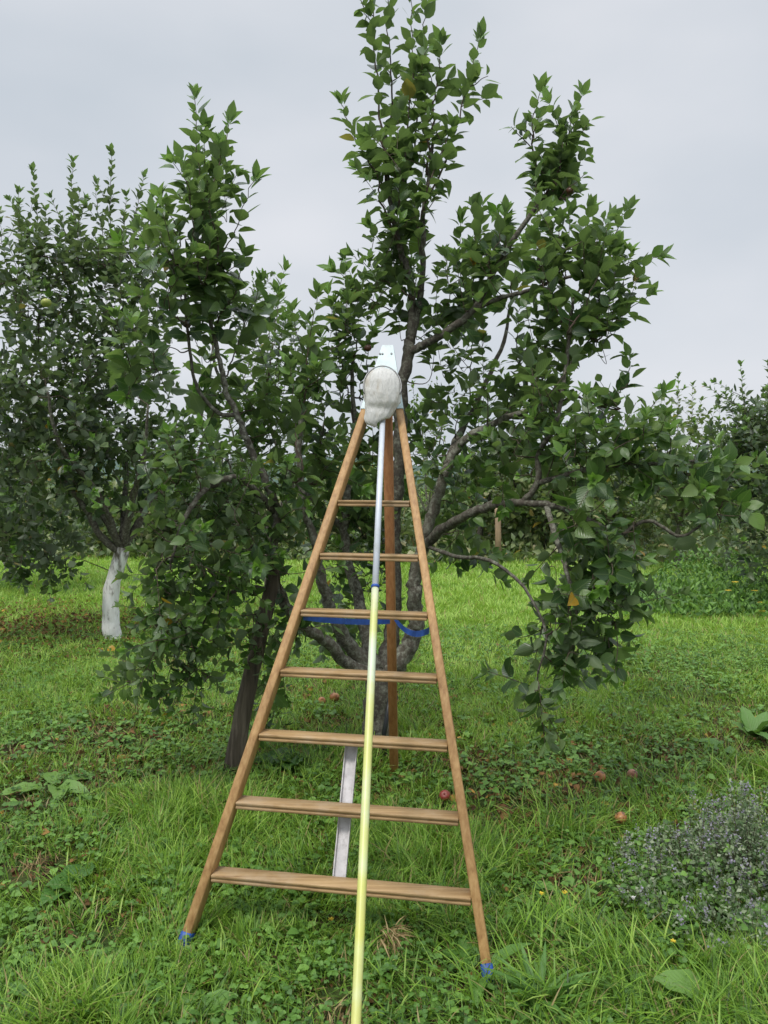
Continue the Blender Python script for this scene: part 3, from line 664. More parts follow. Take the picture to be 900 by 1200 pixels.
orchard_tree(500, 690, 25, 'thin pale leaved tree seen through the gap right of the ladder top',
    [(505, 500, 0, 45, .8, 60, 34, (0, 0, 1), .5), (520, 570, 0, 55, .8, 50, 40)], [(490, 520, 484, 450, 0), (510, 520, 512, 445, .1), (500, 540, 498, 462, .2)], mat='leaf_far', tr=.05, th=1.2, base=G(500, 668), dens=.42, L=.1, limbs=4)
orchard_tree(790, 668, 26, 'airy grey green tree with wispy arching branches beyond the meadow on the right',
    [(790, 520, 0, 65, 1.5, 45, 70, (.3, 0, .6), .5), (770, 575, 0, 85, 1.5, 45, 150), (830, 600, 0, 70, 1.5, 45, 110)],
    [(770, 540, 735, 478, 0), (780, 540, 775, 455, .3), (790, 540, 795, 442, 0), (800, 540, 822, 470, .2), (810, 540, 838, 480, 0), (800, 560, 812, 452, -.3), (760, 560, 750, 490, .3), (820, 560, 855, 500, 0)],
    mat='leaf_far', tr=.08, th=1.0, base=G(795, 668), dens=.42, L=.16, limbs=5, twl=(.3, .7))
for i, (bx, cx, cy, rx, rz, n, lab) in enumerate([
        (640, 640, 570, 55, 45, 60, 'round light green tree across the meadow behind the arching limb'),
        (565, 570, 565, 40, 50, 44, 'slim green tree just behind the pale fence post'),
        (715, 715, 580, 50, 40, 50, 'broad yellowish tree across the meadow, between the arching limb and the airy grey one'),
        (420, 415, 600, 55, 35, 50, 'low bushy tree far behind the ladder'),
        (260, 250, 585, 60, 50, 60, 'dark bushy tree far behind the left side of the orchard'),
        (150, 150, 600, 60, 40, 50, 'dull green tree behind the whitewashed trunk')]):
    orchard_tree(bx, 660, 40+i, lab, [(cx, cy, 0, rx, 1.6, rz, int(n*1.9)), (cx+12, cy+rz*.8, 0, rx, 1.6, rz*.5, n)], [], mat='leaf_far' if i != 4 else 'leaf_dark', tr=.1, th=.9, base=G(bx, 648), dens=.55, L=.22, limbs=4, twl=(.4, .8), group='trees along the far side of the meadow', name='field_tree')

# ------------------------------------------------------------------ far thicket of weeds and brush
def thicket():
    r = np.random.default_rng(5)
    for nm, n, mat, lo, hi, wd, lab in (('undergrowth', 42000, 'leaf_far', .7, 3.0, .05, 'tangled green weeds along the far side of the meadow'), ('dry_weeds', 5000, 'dry', .6, 1.7, .028, 'tall tan dried weeds along the far side of the meadow')):
        g = Geo(); x = r.uniform(-22, 24, n); y = 25-7.5*r.random(n)**1.5; z0 = gz(x, y)
        top = np.clip((lo+(hi-lo)*vnoise(x, y, .45, 8))*np.clip((y-17.6+1.6*(vnoise(x, y, .8, 12)-.5))/6, .10, 1), .08, 3.4)
        if nm == 'undergrowth':
            hgt = r.random(n)**.8*top; P = np.stack([x, y, z0+hgt], 1); Dd = nrm(r.normal(0, 1, (n, 3))+[0, 0, .5]); N = nrm(r.normal(0, .5, (n, 3))+[0, 0, 1])
            leaves(g, P, Dd, N, r.uniform(.12, .3, n), r.uniform(.04, .09, n), rand_tint(n, 0, r), stations=DIAMOND, pet=0)
            m = n//4; P = np.stack([x[:m], y[:m], z0[:m]], 1); Dd = nrm(np.array([0, 0, 1])+r.normal(0, .18, (m, 3)))
            leaves(g, P, Dd, np.tile([0, -1.0, 0], (m, 1))+r.normal(0, .4, (m, 3)), top[:m], np.full(m, .014), rand_tint(m, 0, r), stations=DIAMOND, pet=0)
        else:
            P = np.stack([x, y, z0], 1); Dd = nrm(np.array([0, 0, 1])+r.normal(0, .2, (n, 3)))
            leaves(g, P, Dd, np.tile([0, -1.0, 0], (n, 1))+r.normal(0, .4, (n, 3)), top*r.uniform(.6, 1.1, n), r.uniform(.01, .02, n), rand_tint(n, 0, r), stations=DIAMOND, pet=0)
        tag(g.build(nm, M[mat]), lab, nm.replace('_', ' '), kind='stuff')
    # a closer bed of weeds at the right, in front of the dark tree
    g = Geo(); n = 7000; x = r.uniform(3.3, 7.5, n); y = r.uniform(10.4, 14, n); e = np.clip((x-3.3)/1.6, 0, 1)*np.clip((y-10.2)/1.0, .25, 1)
    top = (.02+.75*vnoise(x, y, 1.1, 9)**1.6)*e+.05; P = np.stack([x, y, gz(x, y)+top*r.random(n)], 1); Dd = nrm(r.normal(0, .6, (n, 3))+[0, 0, .9])
    leaves(g, P, Dd, nrm(r.normal(0, .5, (n, 3))+[0, -.3, 1]), r.uniform(.06, .15, n), r.uniform(.012, .03, n), rand_tint(n, 0, r), stations=DIAMOND, pet=0)
    tag(g.build('weeds', M['clover']), 'bed of taller dark weeds under the tree at the right edge', 'weeds', kind='stuff')
thicket()

# ------------------------------------------------------------------ fence post, utility pole, leaning post
def fence_post():
    b = G(583, 655); b.y = 17.5; b = W(583, 655, 17.5); b.z = float(gz(b.x, b.y)); g = Geo()
    P = [b+Vector((0, 0, -.15)), b+Vector((.01, 0, .6)), b+Vector((-.01, 0, 1.25)), b+Vector((-.01, 0, 1.28))]; g.tube(P, [.075, .07, .066, .04], 12, True, .03)
    tag(g.build('fence_post', M['fencewood'], origin=b), 'pale round wooden post standing at the far edge of the meadow', 'post')
fence_post()
def utility_pole():
    Y = 75; b = W(433, 590, Y); b.z = -.1; top = W(433, 517, Y); e = empty('utility_pole', b, 'distant thin pole with crossarms glimpsed between the ladder legs', 'utility pole'); bpy.context.view_layer.update()
    g = Geo(); g.tube([b, top], [.16, .1], 8); g.build('pole', M['postwood'], e, origin=b)
    for y in (526, 534):
        g = Geo(); c = W(433, y, Y-.16); g.box(c, (.95, 0, 0), (0, .05, 0), (0, 0, .06)); g.build('crossarm', M['postwood'], e, origin=b)
utility_pole()
def leaning_post():
    b = G(272, 905); Y = b.y; g = Geo(); r = np.random.default_rng(3)
    t = W(326, 655, Y+.1); P = spline([b+Vector((-.02, 0, -.15)), b, W(289, 815, Y+.02), W(305, 745, Y+.05), t], 6)
    g.tube(P, np.linspace(.062, .040, len(P)), 16, True, .07)
    tag(g.build('leaning_post', M['postwood'], origin=b), 'dark cracked wooden post leaning into the low foliage left of the ladder', 'wooden post')
leaning_post()

# ================================================================== the tripod ladder
def ladder():
    psi, ox, oy, lean = -.1568, -.177, 2.798, .467; w0, w1, s0, sp = 1.108, -.4112, .2585, .27
    cp, sp_ = math.cos(psi), math.sin(psi)
    def L(side, s, dx=0.0, back=0.0, rise=0.0):
        lx = side*((w0+w1*s)/2)+dx; ly = s*math.sin(lean)+back*1.0; lz = s*math.cos(lean)+rise
        return Vector((ox+lx*cp-ly*sp_, oy+lx*sp_+ly*cp, lz))
    X = Vector((cp, sp_, 0)); N = Vector((0, 0, 0))
    along = (L(0, 1)-L(0, 0)).normalized(); nrmv = X.cross(along).normalized()    # points away / down to the back
    if nrmv.y > 0: nrmv = -nrmv                                                    # front face normal
    base = Vector((ox, oy, 0)); e = empty('tripod_ladder', base, 'tall wooden three legged orchard ladder standing open on the grass', 'ladder'); bpy.context.view_layer.update()
    RW, RD = .036, .062
    stop = 2.43
    for sd in (-1, 1):
        g = Geo(); a = L(sd, -.02, sd*RW/2); b = L(sd, stop, sd*RW/2); g.bar(a, b, X, RW, RD, .004); o = g.build('front_leg', M['rail'], e, origin=base)
        g = Geo(); a = L(sd, -.055, sd*RW/2); b = L(sd, .045, sd*RW/2); g.bar(a, b, X, RW+.008, RD+.008, .006)
        g.build('foot_wrap', M['bluetape'], o, origin=base)
    for k in range(7):
        s = s0+k*sp; g = Geo()
        dp = .052 - .0*k; c = L(0, s, 0, .004, -.012); hw = (w0+w1*s)/2 + .001
        Y = Vector((-sp_, cp, 0))
        # tread with a grooved front edge: three stacked laths with slots between
        g.box(c+Vector((0, 0, .0075)), X*hw, Y*dp/1.35, Vector((0, 0, .0055)), .002)
        g.box(c+Vector((0, 0, -.001)), X*(hw-.001), Y*(dp/1.35-.004), Vector((0, 0, .0045)), .0005)
        g.box(c+Vector((0, 0, -.0095)), X*hw, Y*dp/1.35, Vector((0, 0, .0055)), .002)
        g.build('step', M['rung'], e, origin=base)
    # sheet-metal head: front plate, side cheeks, bolts
    g = Geo(); f = nrmv*(RD/2+.003)
    bl, br, tl, tr = L(-1, 2.365, -RW-.003)+f, L(1, 2.365, RW+.003)+f, L(0, 2.745, -.028)+f, L(0, 2.745, .028)+f
    bk = -nrmv*(RD+.006)
    V = [bl, br, tr, tl] + [v+nrmv*-.003 for v in (bl, br, tr, tl)]
    V += [bl+bk, tl+bk, br+bk, tr+bk]
    g.add([tuple(v) for v in V], [[0, 1, 2, 3], [7, 6, 5, 4], [0, 4, 5, 1], [3, 2, 6, 7], [0, 3, 9, 8], [1, 10, 11, 2], [3, 2, 11, 9]])
    pl = g.build('head_plate', M['plate'], e, False, origin=base)
    for u, s in ((-.022, 2.69), (.024, 2.69), (.072, 2.44), (-.072, 2.44), (-.035, 2.69)):
        g = Geo(); c = L(0, s, u)+f; g.tube([c, c+nrmv*.004], [.0055, .005], 8); g.build('bolt', M['steel'], pl, origin=base)
    # rear leg hinged in the head
    foot = G(462, 908); foot.z -= .02; top = L(0, 2.60, .0)-nrmv*.015
    g = Geo(); g.bar(foot, top, X, .050, .036, .004); g.build('rear_leg', M['rear'], e, origin=base)
    # aluminium channel behind the three lowest steps
    g = Geo(); a = L(0, s0-.02, -.012, 0)-nrmv*.062; b = L(0, s0+2*sp+.02, -.012)-nrmv*.062
    g.bar(a, b, X, .052, .004, 0)
    for q in (-.024, .024): g.bar(a+X*q+nrmv*.008, b+X*q+nrmv*.008, X, .004, .014, 0)
    g.build('centre_brace', M['alu'], e, False, origin=base)
    # blue webbing straps from each front leg to the rear leg
    for sd in (-1, 1):
        s = 1.325 if sd < 0 else 1.285; a = L(sd, s, sd*-.002)-nrmv*.02+Vector((0, 0, -.016)); t = ((a.z)-foot.z)/(top.z-foot.z); b = (W(457, 728, foot.lerp(top, .52).y-.03) if sd < 0 else W(462, 724, foot.lerp(top, .52).y-.03))
        sag = .012 if sd < 0 else .045; g = Geo(); m = 14; V = []
        for i in range(m):
            q = i/(m-1); p = a.lerp(b, q)+Vector((0, 0, -sag*4*q*(1-q)))
            tw = .25*math.sin(q*3); n_ = Vector((.3*tw, tw, 1)).normalized()
            for h_, t_ in ((-.014, 0), (.014, 0), (.014, .002), (-.014, .002)): V.append(p+n_*h_+Vector((0, t_, 0)))
        q4 = [[4*i+j, 4*i+(j+1) % 4, 4*i+4+(j+1) % 4, 4*i+4+j] for i in range(m-1) for j in range(4)]
        g.add([tuple(v) for v in V], q4); g.build('strap', M['blue'], e, False, origin=base)
ladder()

# ================================================================== the fruit picker leaning on it
def picker():
    a = W(417, 1200, 2.15); b = W(449, 478, 3.80); dr = (b-a).normalized()
    bot = a - dr*((a.z)/dr.z) ; base = Vector((bot.x, bot.y, 0))
    e = empty('fruit_picker', base, 'long worn yellow pole with a white cloth picking bag, leaning on the ladder head', 'fruit picker'); bpy.context.view_layer.update()
    def at(z): return bot + dr*(z/dr.z)
    zj = None
    best = min(range(200), key=lambda i: abs(W(441, 687, at(1.0+i*.005).y).z-at(1.0+i*.005).z)); zj = 1.0+best*.005
    g = Geo(); g.tube(spline([at(.0), at(zj*.5), at(zj)], 10), np.full(21, .0148), 20); g.build('handle_pole', M['yellow'], e, origin=base)
    g = Geo(); g.tube([at(zj-.05), at(b.z+.10)], [.0135, .0135], 20); g.build('extension_pole', M['whitetube'], e, origin=base)
    g = Geo(); g.tube([at(zj-.006), at(zj+.003)], [.0172, .0172], 20); g.build('collar', M['bluetape'], e, origin=base)
    # hoop and bag
    s = b.y/F; c = W(448, 452, 3.80); X = Vector((1, 0, 0)); up = Vector((0, -.22, 1)).normalized(); fr = Vector((0, -1, -.22)).normalized()
    def prof(v):      # half width, front bulge, back by height 0 bottom..1 top (metres)
        return None
    m, n = 26, 40; V = []; r = np.random.default_rng(2)
    topz, botz = W(448, 431, 3.8).z, W(448, 498, 3.8).z
    hw = [(0, .004), (.03, .050), (.10, .064), (.19, .070), (.26, .072), (.34, .082), (.5, .089), (.68, .089), (.82, .083), (.92, .062), (.98, .032), (1, .006)]
    dp = [(0, .004), (.03, .018), (.12, .026), (.22, .032), (.27, .03), (.36, .048), (.55, .056), (.75, .052), (.9, .034), (1, .006)]
    cx = [(0, -.022), (.1, -.02), (.25, -.010), (.36, .0), (1, .0)]
    for i in range(m):
        v = i/(m-1); z = botz+(topz-botz)*v; a_ = np.interp(v, *zip(*hw)); d_ = np.interp(v, *zip(*dp)); x_ = np.interp(v, *zip(*cx))
        if v < .25: z += .022*(1-v/.25)*0
        for j in range(n):
            th = 2*PI*j/n; fold = 1+.05*math.sin(th*5+v*6)*(1-v*.5)+.05*math.sin(th*11-v*9)*(1-v)+.03*math.sin(v*38+th*3)*(1 if v < .4 else .25)-.10*math.exp(-((th-4.35)/.16)**2)*(v < .75)*(v > .2)
            skew = (-.018 if v < .25 else 0)*math.cos(th)
            V.append((c.x+x_+a_*fold*math.cos(th), 3.80-.05+d_*fold*math.sin(th)+.10*(v-.5)*.6, z+(skew*(1-v/.25) if v < .25 else 0)*-1))
    q = [[i*n+j, i*n+(j+1) % n, (i+1)*n+(j+1) % n, (i+1)*n+j] for i in range(m-1) for j in range(n)]
    g = Geo(); g.add(V, q); g.build('bag', M['cloth'], e, origin=base)
    P = []
    for i in range(28):
        th = PI*(-.12+1.24*i/27); P.append((c.x+.091*math.cos(th), 3.80-.07+.045*math.sin(th), W(448, 455, 3.8).z+.104*math.sin(th)))
    g = Geo(); g.tube(P, np.full(28, .003), 6); g.build('hoop', M['steel'], e, origin=base)
picker()

# ================================================================== small things
def stake():
    b = G(452, 892); g = Geo(); t = W(457, 818, b.y); g.tube([b-Vector((0, 0, .1)), W(450, 860, b.y), t], [.016, .016, .015], 8)
    tag(g.build('plastic_stake', M['black'], origin=b), 'thin black plastic stake beside the mottled trunk behind the ladder', 'stake')
stake()
def apple(px, py, mat, r_, label, loc=None, squash=.86, tilt=(.6, .3), group=None, name='apple', cat='apple'):
    b = loc or G(px, py); g = Geo(); n = 20; prof = []
    for i in range(15):
        th = PI*i/14; rr = math.sin(th)*(1+.08*math.cos(th)); z = math.cos(th)*squash
        if i < 4: z -= .20*math.exp(-(rr/.28)**2)
        if i > 11: z += .12*math.exp(-(rr/.25)**2)
        prof.append((max(rr, .001), z))
    V = []
    for (rr, z) in prof:
        for j in range(n): a = 2*PI*j/n; k = 1+.03*math.sin(a*5)*(z < 0)+.02*math.sin(a*2+px); V.append((rr*k*math.cos(a), rr*k*math.sin(a), z))
    V = np.array(V)*r_
    q = [[i*n+j, (i+1)*n+j, (i+1)*n+(j+1) % n, i*n+(j+1) % n] for i in range(14) for j in range(n)]
    g.add(V, q); o = g.build(name, M[mat])
    s = Geo(); s.tube([(0, 0, r_*.6), (0, r_*.05, r_*.95), (r_*.12, r_*.1, r_*1.25)], [r_*.05]*3, 5); st = s.build('stem', M['twig'])
    o.location = b + (Vector((0, 0, r_*.8+.028)) if loc is None else Vector()); o.rotation_euler = (tilt[0], tilt[1], px)
    st.parent = o; tag(o, label, cat, group); return o
fg = 'windfall apples in the grass'
apple(703, 921, 'apple_rot', .034, 'round tan rotting apple in the grass, behind the one with a dark hollow', tilt=(1.2, .3), group=fg)
apple(727, 971, 'apple_rot', .034, 'orange brown windfall with a dark stem hollow, left of the lavender plant', tilt=(.75, .0), group=fg)
apple(741, 917, 'apple_pink', .030, 'small pinkish half hidden windfall, farthest right of the fallen fruit', tilt=(1.5, .8), group=fg)
apple(521, 943, 'apple_red', .030, 'red fallen apple seen just inside the right ladder leg', tilt=(.9, .4), group=fg)
apple(377, 829, 'apple_rot', .031, 'smaller of two tan windfalls left of the mottled trunk', tilt=(1.0, .3), group=fg)
apple(392, 826, 'apple_rot', .042, 'larger of two tan windfalls left of the mottled trunk', tilt=(.4, .2), group=fg)
apple(54, 355, 'apple_green', .050, 'green yellow apple hanging high in the whitewashed tree', loc=W(54, 355, 7.7), tilt=(.1, .1))
apple(431, 408, 'apple_dry', .026, 'withered brown apple hanging left of the ladder head', loc=W(431, 408, D0-.1), tilt=(.2, .1))
apple(668, 224, 'apple_dry', .024, 'withered brown apple hanging in the tall right shoots', loc=W(668, 224, D0-.35), tilt=(.2, .1))

def big_leaf_plant(px, py, n, L, label, seed, spread=1.0, lift=.6, mat='dock', ratio=.27, tone=None, group='broad leaved docks', name='dock_plant', young=.2):
    b = G(px, py); r = np.random.default_rng(seed); g = Geo(); a = r.uniform(0, 2*PI, n); a += np.arange(n)*2.4
    Dd = np.stack([np.cos(a)*spread, np.sin(a)*spread, lift+r.uniform(-.2, .5, n)], 1); N = np.stack([-np.cos(a)*.6, -np.sin(a)*.6, np.ones(n)], 1)+r.normal(0, .2, (n, 3))
    t = rand_tint(n, young, r)
    if tone is not None: t[:, 0] = tone+r.uniform(-.15, .15, n)
    leaves(g, np.array(b)+r.normal(0, .012, (n, 3))*[1, 1, .3], Dd, N, L*r.uniform(.65, 1.15, n), L*ratio*r.uniform(.8, 1.15, n), t, curl=r.uniform(.25, .6, n), fold=.35, pet=.2,
           stations=((0, 0), (.08, .55), (.22, .95), (.42, 1.0), (.62, .84), (.8, .55), (.93, .22), (1, 0)), wave=.10)
    e = g.build(name, M[mat], origin=b); tag(e, label, 'plant', group); return e
big_leaf_plant(62, 925, 9, .27, 'pale yellow green dock plant in the grass at the left', 1, tone=.85, young=.6, ratio=.2, lift=.35)
big_leaf_plant(88, 1046, 3, .17, 'single broad round dark leaf low at the left, nearer than the pale dock', 2, lift=.9, ratio=.42, tone=.3, young=0)
big_leaf_plant(335, 898, 10, .24, 'dark broad leaved dock seen between the lowest ladder steps', 3, tone=.2, ratio=.36, young=0)
big_leaf_plant(372, 880, 5, .18, 'small broad leaved dock just left of the rear ladder leg', 33, tone=.25, ratio=.36, young=0)
big_leaf_plant(882, 868, 16, .30, 'tall upright dock near the right edge, behind the lavender plant', 4, lift=1.1, tone=.55, ratio=.17, spread=.8)
big_leaf_plant(842, 880, 6, .2, 'smaller dock just left of the tall upright one', 5, tone=.5)
big_leaf_plant(855, 1185, 7, .24, 'light green lobed leaves at the bottom right corner', 6, tone=.75, lift=.5)
big_leaf_plant(560, 1150, 7, .22, 'narrow leaved plantain beside the right ladder foot', 8, ratio=.13, tone=.6, lift=.9, group='plantains', name='plantain')
big_leaf_plant(632, 1185, 34, .22, 'thick clump of upright strap leaves at the bottom right of the ladder', 9, ratio=.05, tone=.55, lift=1.3, spread=.8, group='plantains', name='plantain')
big_leaf_plant(232, 1190, 7, .16, 'low rosette of lobed leaves at the bottom left of the pole', 10, ratio=.25, tone=.7, lift=.4, group='plantains', name='plantain')
big_leaf_plant(900, 1120, 6, .30, 'broad bright leaves at the right edge below the lavender plant', 12, tone=.6, lift=.9, young=.4)

def mint():
    b = W(895, 1070, 3.12); b.z = float(gz(b.x, b.y)); r = np.random.default_rng(8)
    e = empty('catmint_bush', b, 'sprawling grey green bush with small lavender flowers at the right edge', 'bush'); bpy.context.view_layer.update()
    st = Geo(); lf = Geo(); fl = Geo()
    for k in range(680):
        ax, ay = r.uniform(-.8, .75), r.uniform(-.6, .8); p = np.array(b)+[ax*.8+.10, ay*.8+.12, 0]
        q = (ax/.8)**2+(ay/.8)**2
        if q > 1: continue
        p[2] = gz(p[0], p[1]); hgt = (.17+.27*(1-q))*r.uniform(.45, 1.1)*(.5+.8*float(vnoise(p[0], p[1], 3.5, 71))); dr = np.array([ax*.35+r.normal(0, .25), ay*.35-.12+r.normal(0, .25), 1.0]); tip = p+nrm(dr)*hgt
        P = spline([p, (p+tip)/2+r.normal(0, .015, 3), tip], 5); st.tube(P, np.linspace(.0022, .0009, len(P)), 3, False)
        n = int(hgt*130); u = r.random(n)**.8; Q = np.stack([np.interp(u, np.linspace(0, 1, len(P)), P[:, i]) for i in range(3)], 1)+r.normal(0, .016, (n, 3))
        leaves(lf, Q, nrm(r.normal(0, 1, (n, 3))+[0, 0, .5]), nrm(r.normal(0, .4, (n, 3))+[0, 0, 1]), r.uniform(.012, .030, n), r.uniform(.004, .009, n), rand_tint(n, 0, r), stations=DIAMOND, pet=0)
        if r.random() < .42:
            m = r.integers(10, 26); v = r.random(m); Q = tip+nrm(tip-P[-3])*((v-.6)*.07)[:, None]+r.normal(0, .007, (m, 3))
            leaves(fl, Q, nrm(r.normal(0, 1, (m, 3))+[0, 0, .3]), nrm(r.normal(0, 1, (m, 3))), r.uniform(.007, .014, m), r.uniform(.0025, .0055, m), rand_tint(m, 0, r), stations=DIAMOND, pet=0)
    gl = Geo(); n = 900; a = r.uniform(0, 2*PI, n); rr = .62*np.sqrt(r.random(n)); x = b.x+.08+rr*np.cos(a); y = b.y+.08+rr*np.sin(a)
    leaves(gl, np.stack([x, y, gz(x, y)+r.uniform(.02, .24, n)*(1-.5*rr/.62)], 1), np.stack([np.cos(a)+r.normal(0, .7, n), np.sin(a)+r.normal(0, .7, n), r.normal(.2, .3, n)], 1), nrm(r.normal(0, .3, (n, 3))+[0, -.2, 1]), r.uniform(.02, .045, n), r.uniform(.008, .016, n), rand_tint(n, 0, r), stations=OVAL5, pet=.1, curl=.3)
    gl.build('lower_leaves', M['clover'], e, origin=b)['kind'] = 'stuff'
    st.build('stems', M['twig'], e, origin=b)['kind'] = 'stuff'; lf.build('foliage', M['mint'], e, origin=b); fl.build('flowers', M['lavender'], e, origin=b)['kind'] = 'stuff'
mint()
def flower(px, py, hgt, label, mat='petal', rad=.011, group='small yellow flowers in the grass', dd=None):
    b = G(px, py) if dd is None else W(px, py, dd)
    if dd is None:
        # its head shows at the pixel, its foot stands a little nearer
        Y = b.y
        for _ in range(20):
            Y = Y - .02 if W(px, py, Y).z-float(gz(W(px, py, Y).x, Y)) < hgt else Y
        top = W(px, py, Y)
    else: top = b
    b = Vector((top.x, top.y, float(gz(top.x, top.y)))); e = empty('yellow_flower' if mat == 'petal' else 'white_flower', b, label, 'flower', group); bpy.context.view_layer.update()
    g = Geo(); g.tube([b, (b+top)/2+Vector((.004, 0, 0)), top], [.0013]*3, 4); g.build('stem', M['clover'], e, origin=b)
    g = Geo(); r = np.random.default_rng(px); n = 26; a = r.uniform(0, 2*PI, n)
    V = [top]; f = []
    for k in range(n):
        c, s_ = math.cos(a[k]), math.sin(a[k]); u = rad*r.uniform(.6, 1.1); z = r.uniform(-.002, .006); i = len(V); w_ = rad*.2
        V += [top+Vector((c*u-s_*w_, s_*u+c*w_, z)), top+Vector((c*u+s_*w_, s_*u-c*w_, z))]; f.append([0, i+1, i])
    g.add([tuple(v) for v in V], f); g.build('flower_head', M[mat], e, origin=b)
flower(635, 1047, .10, 'yellow flower in the grass right of the ladder foot, the left one of a pair'); flower(662, 1046, .10, 'yellow flower in the grass, the right one of a pair')
flower(789, 1103, .10, 'single yellow flower below the lavender plant'); flower(388, 1077, .05, 'yellow flower low in the clover left of the pole')
flower(742, 1052, .12, 'white flower in the grass left of the lavender plant', 'petalw', .010, 'white flowers')
flower(607, 752, .10, 'yellow flower in the meadow under the hanging branch', dd=7.5, rad=.02)
for i, (x, y) in enumerate(((862, 682), (884, 692), (891, 706), (893, 716), (853, 692))):
    flower(x, y, .4, ['yellow flower head at the top left of the weed bed by the right edge', 'high yellow flower in the weed bed by the right edge', 'middle yellow flower in the weed bed by the right edge', 'lowest and rightmost yellow flower of the weed bed', 'leftmost yellow flower of the weed bed by the right edge'][i], rad=.05, dd=10.6, group='yellow flowers of the weed bed')
def fallen_leaf():
    b = G(124, 766); g = Geo(); r = np.random.default_rng(1)
    leaves(g, [b+Vector((0, 0, .05))], [(1, -.3, .2)], [(0, -.6, 1)], .12, .045, [(.5, 0, 1)], curl=.3); tag(g.build('fallen_leaf', M['leaf'], origin=b), 'large yellow leaf lying in front of the whitewashed trunk', 'leaf')
fallen_leaf()
def dead_tuft():
    b = G(458, 1128); r = np.random.default_rng(4); g = Geo(); n = 90; a = r.normal(-.6, .6, n)
    Dd = np.stack([np.sin(-a)*.9, -.5+r.normal(0, .3, n), r.normal(.35, .25, n)], 1)
    leaves(g, np.array(b)+np.array([-.01, .05, .07])+r.normal(0, .014, (n, 3)), Dd, np.tile([0, -.3, 1], (n, 1))+r.normal(0, .3, (n, 3)), r.uniform(.05, .12, n), r.uniform(.0012, .003, n), rand_tint(n, 0, r), curl=r.uniform(.5, 1.0, n), pet=0, stations=OVAL5)
    tag(g.build('dead_grass_tuft', M['dry'], origin=b), 'dried brown grass tuft drooping right of the yellow pole', 'grass tuft')
dead_tuft()

# ================================================================== grass, clover, thatch, litter
def spots(n, dmin, dmax, r, pw=0.0, margin=1.7):
    u = r.random(n)
    if pw == 0: y = dmin*(dmax/dmin)**u
    else: y = (dmin**pw+u*(dmax**pw-dmin**pw))**(1/pw)
    x = (r.random(n)*2-1)*(y*.52+margin); return x, y
def shade_mask(x, y):
    """0..1: bare, littered earth below the left tree"""
    return np.exp(-(((x+4.2)/2.0)**2+((y-9.6)/1.5)**2))
def blades(name, mat, n, dmin, dmax, hfun, wfun, seed, label, lean=.45, stations=((0, .9), (.4, 1.0), (.75, .6), (1, 0)), keep=None, pw=0., tintf=None, cat='grass', curl=(.1, .9)):
    r = np.random.default_rng(seed); x, y = spots(n, dmin, dmax, r, pw)
    # gather into tufts
    cx = vnoise(x, y, 9, seed); x = x+(vnoise(x, y, 7, seed+1)-.5)*.12; y = y+(vnoise(x, y, 7, seed+2)-.5)*.12
    k = np.ones(n, bool) if keep is None else r.random(n) < keep(x, y)
    x, y = x[k], y[k]; n = len(x); a = vnoise(x, y, 3.5, seed+3)*4*PI + r.normal(0, .9, n)
    le = np.abs(r.normal(0, lean, n))+.12; Dd = np.stack([np.cos(a)*le, np.sin(a)*le, np.ones(n)], 1); N = np.stack([-np.cos(a), -np.sin(a), le], 1)+r.normal(0, .5, (n, 3))
    hh = hfun(x, y, r); t = rand_tint(n, 0, r)
    if tintf is not None: t[:, 0] = np.clip(tintf(x, y)+r.normal(0, .22, n), 0, 1)
    g = Geo(); P = np.stack([x, y, gz(x, y)-.006], 1)
    st = stations; k_ = len(st); cu = r.uniform(*curl, n); Dn = nrm(Dd); N = nrm(N-Dn*(N*Dn).sum(1)[:, None]); S = np.cross(Dn, N); wd = wfun(x, y, r); V = []; uv = []
    for i, (tt, ww) in enumerate(st):
        c = P+Dn*(hh*tt*(1-.25*cu*tt))[:, None]-N*(cu*hh*tt*tt*.75)[:, None]
        c[:, 2] = np.maximum(c[:, 2], P[:, 2]+.004)
        if i < k_-1: V += [c-S*(wd*ww)[:, None], c+S*(wd*ww)[:, None]]
        else: V += [c]
    nv = len(V); V = np.stack(V, 1).reshape(-1, 3); off = (np.arange(n)*nv)[:, None, None]
    q = [[2*i, 2*i+1, 2*i+3, 2*i+2] for i in range(k_-2)]; e = 2*(k_-2)
    g.add(V, (np.array(q)[None]+off).reshape(-1, 4), (np.array([[e, e+1, e+2]])[None]+off).reshape(-1, 3), tint=np.repeat(t, nv, 0))
    tag(g.build(name, M[mat]), label, cat, kind='stuff')
patch = lambda x, y: vnoise(x, y, 1.1, 31)*.6+vnoise(x, y, 3.1, 32)*.4
meadow = lambda x, y: np.clip((y-5.6)/3.5, 0, 1)
def bare(x, y):
    t = 0*x
    for px, py, rx, ry in ((-1.22, 2.95, .28, .22), (-1.5, 3.4, .18, .2), (.62, 4.15, .35, .3), (1.05, 4.4, .3, .3), (.45, 2.75, .16, .14), (2.2, 5.2, .5, .3), (-.55, 5.6, .5, .3), (-1.7, 5.2, .45, .3), (-.15, 2.55, .14, .1), (.85, 3.3, .2, .16)):
        q = ((x-px)/rx)**2+((y-py)/ry)**2+(vnoise(x, y, 6, 77)-.5)*1.6
        t = np.maximum(t, np.exp(-np.clip(q, 0, 50)))
    return t
def gk(x, y): return (1-.88*bare(x, y))* np.clip(.25+1.6*(patch(x, y)-.25), .12, 1)*(1-.85*shade_mask(x, y))
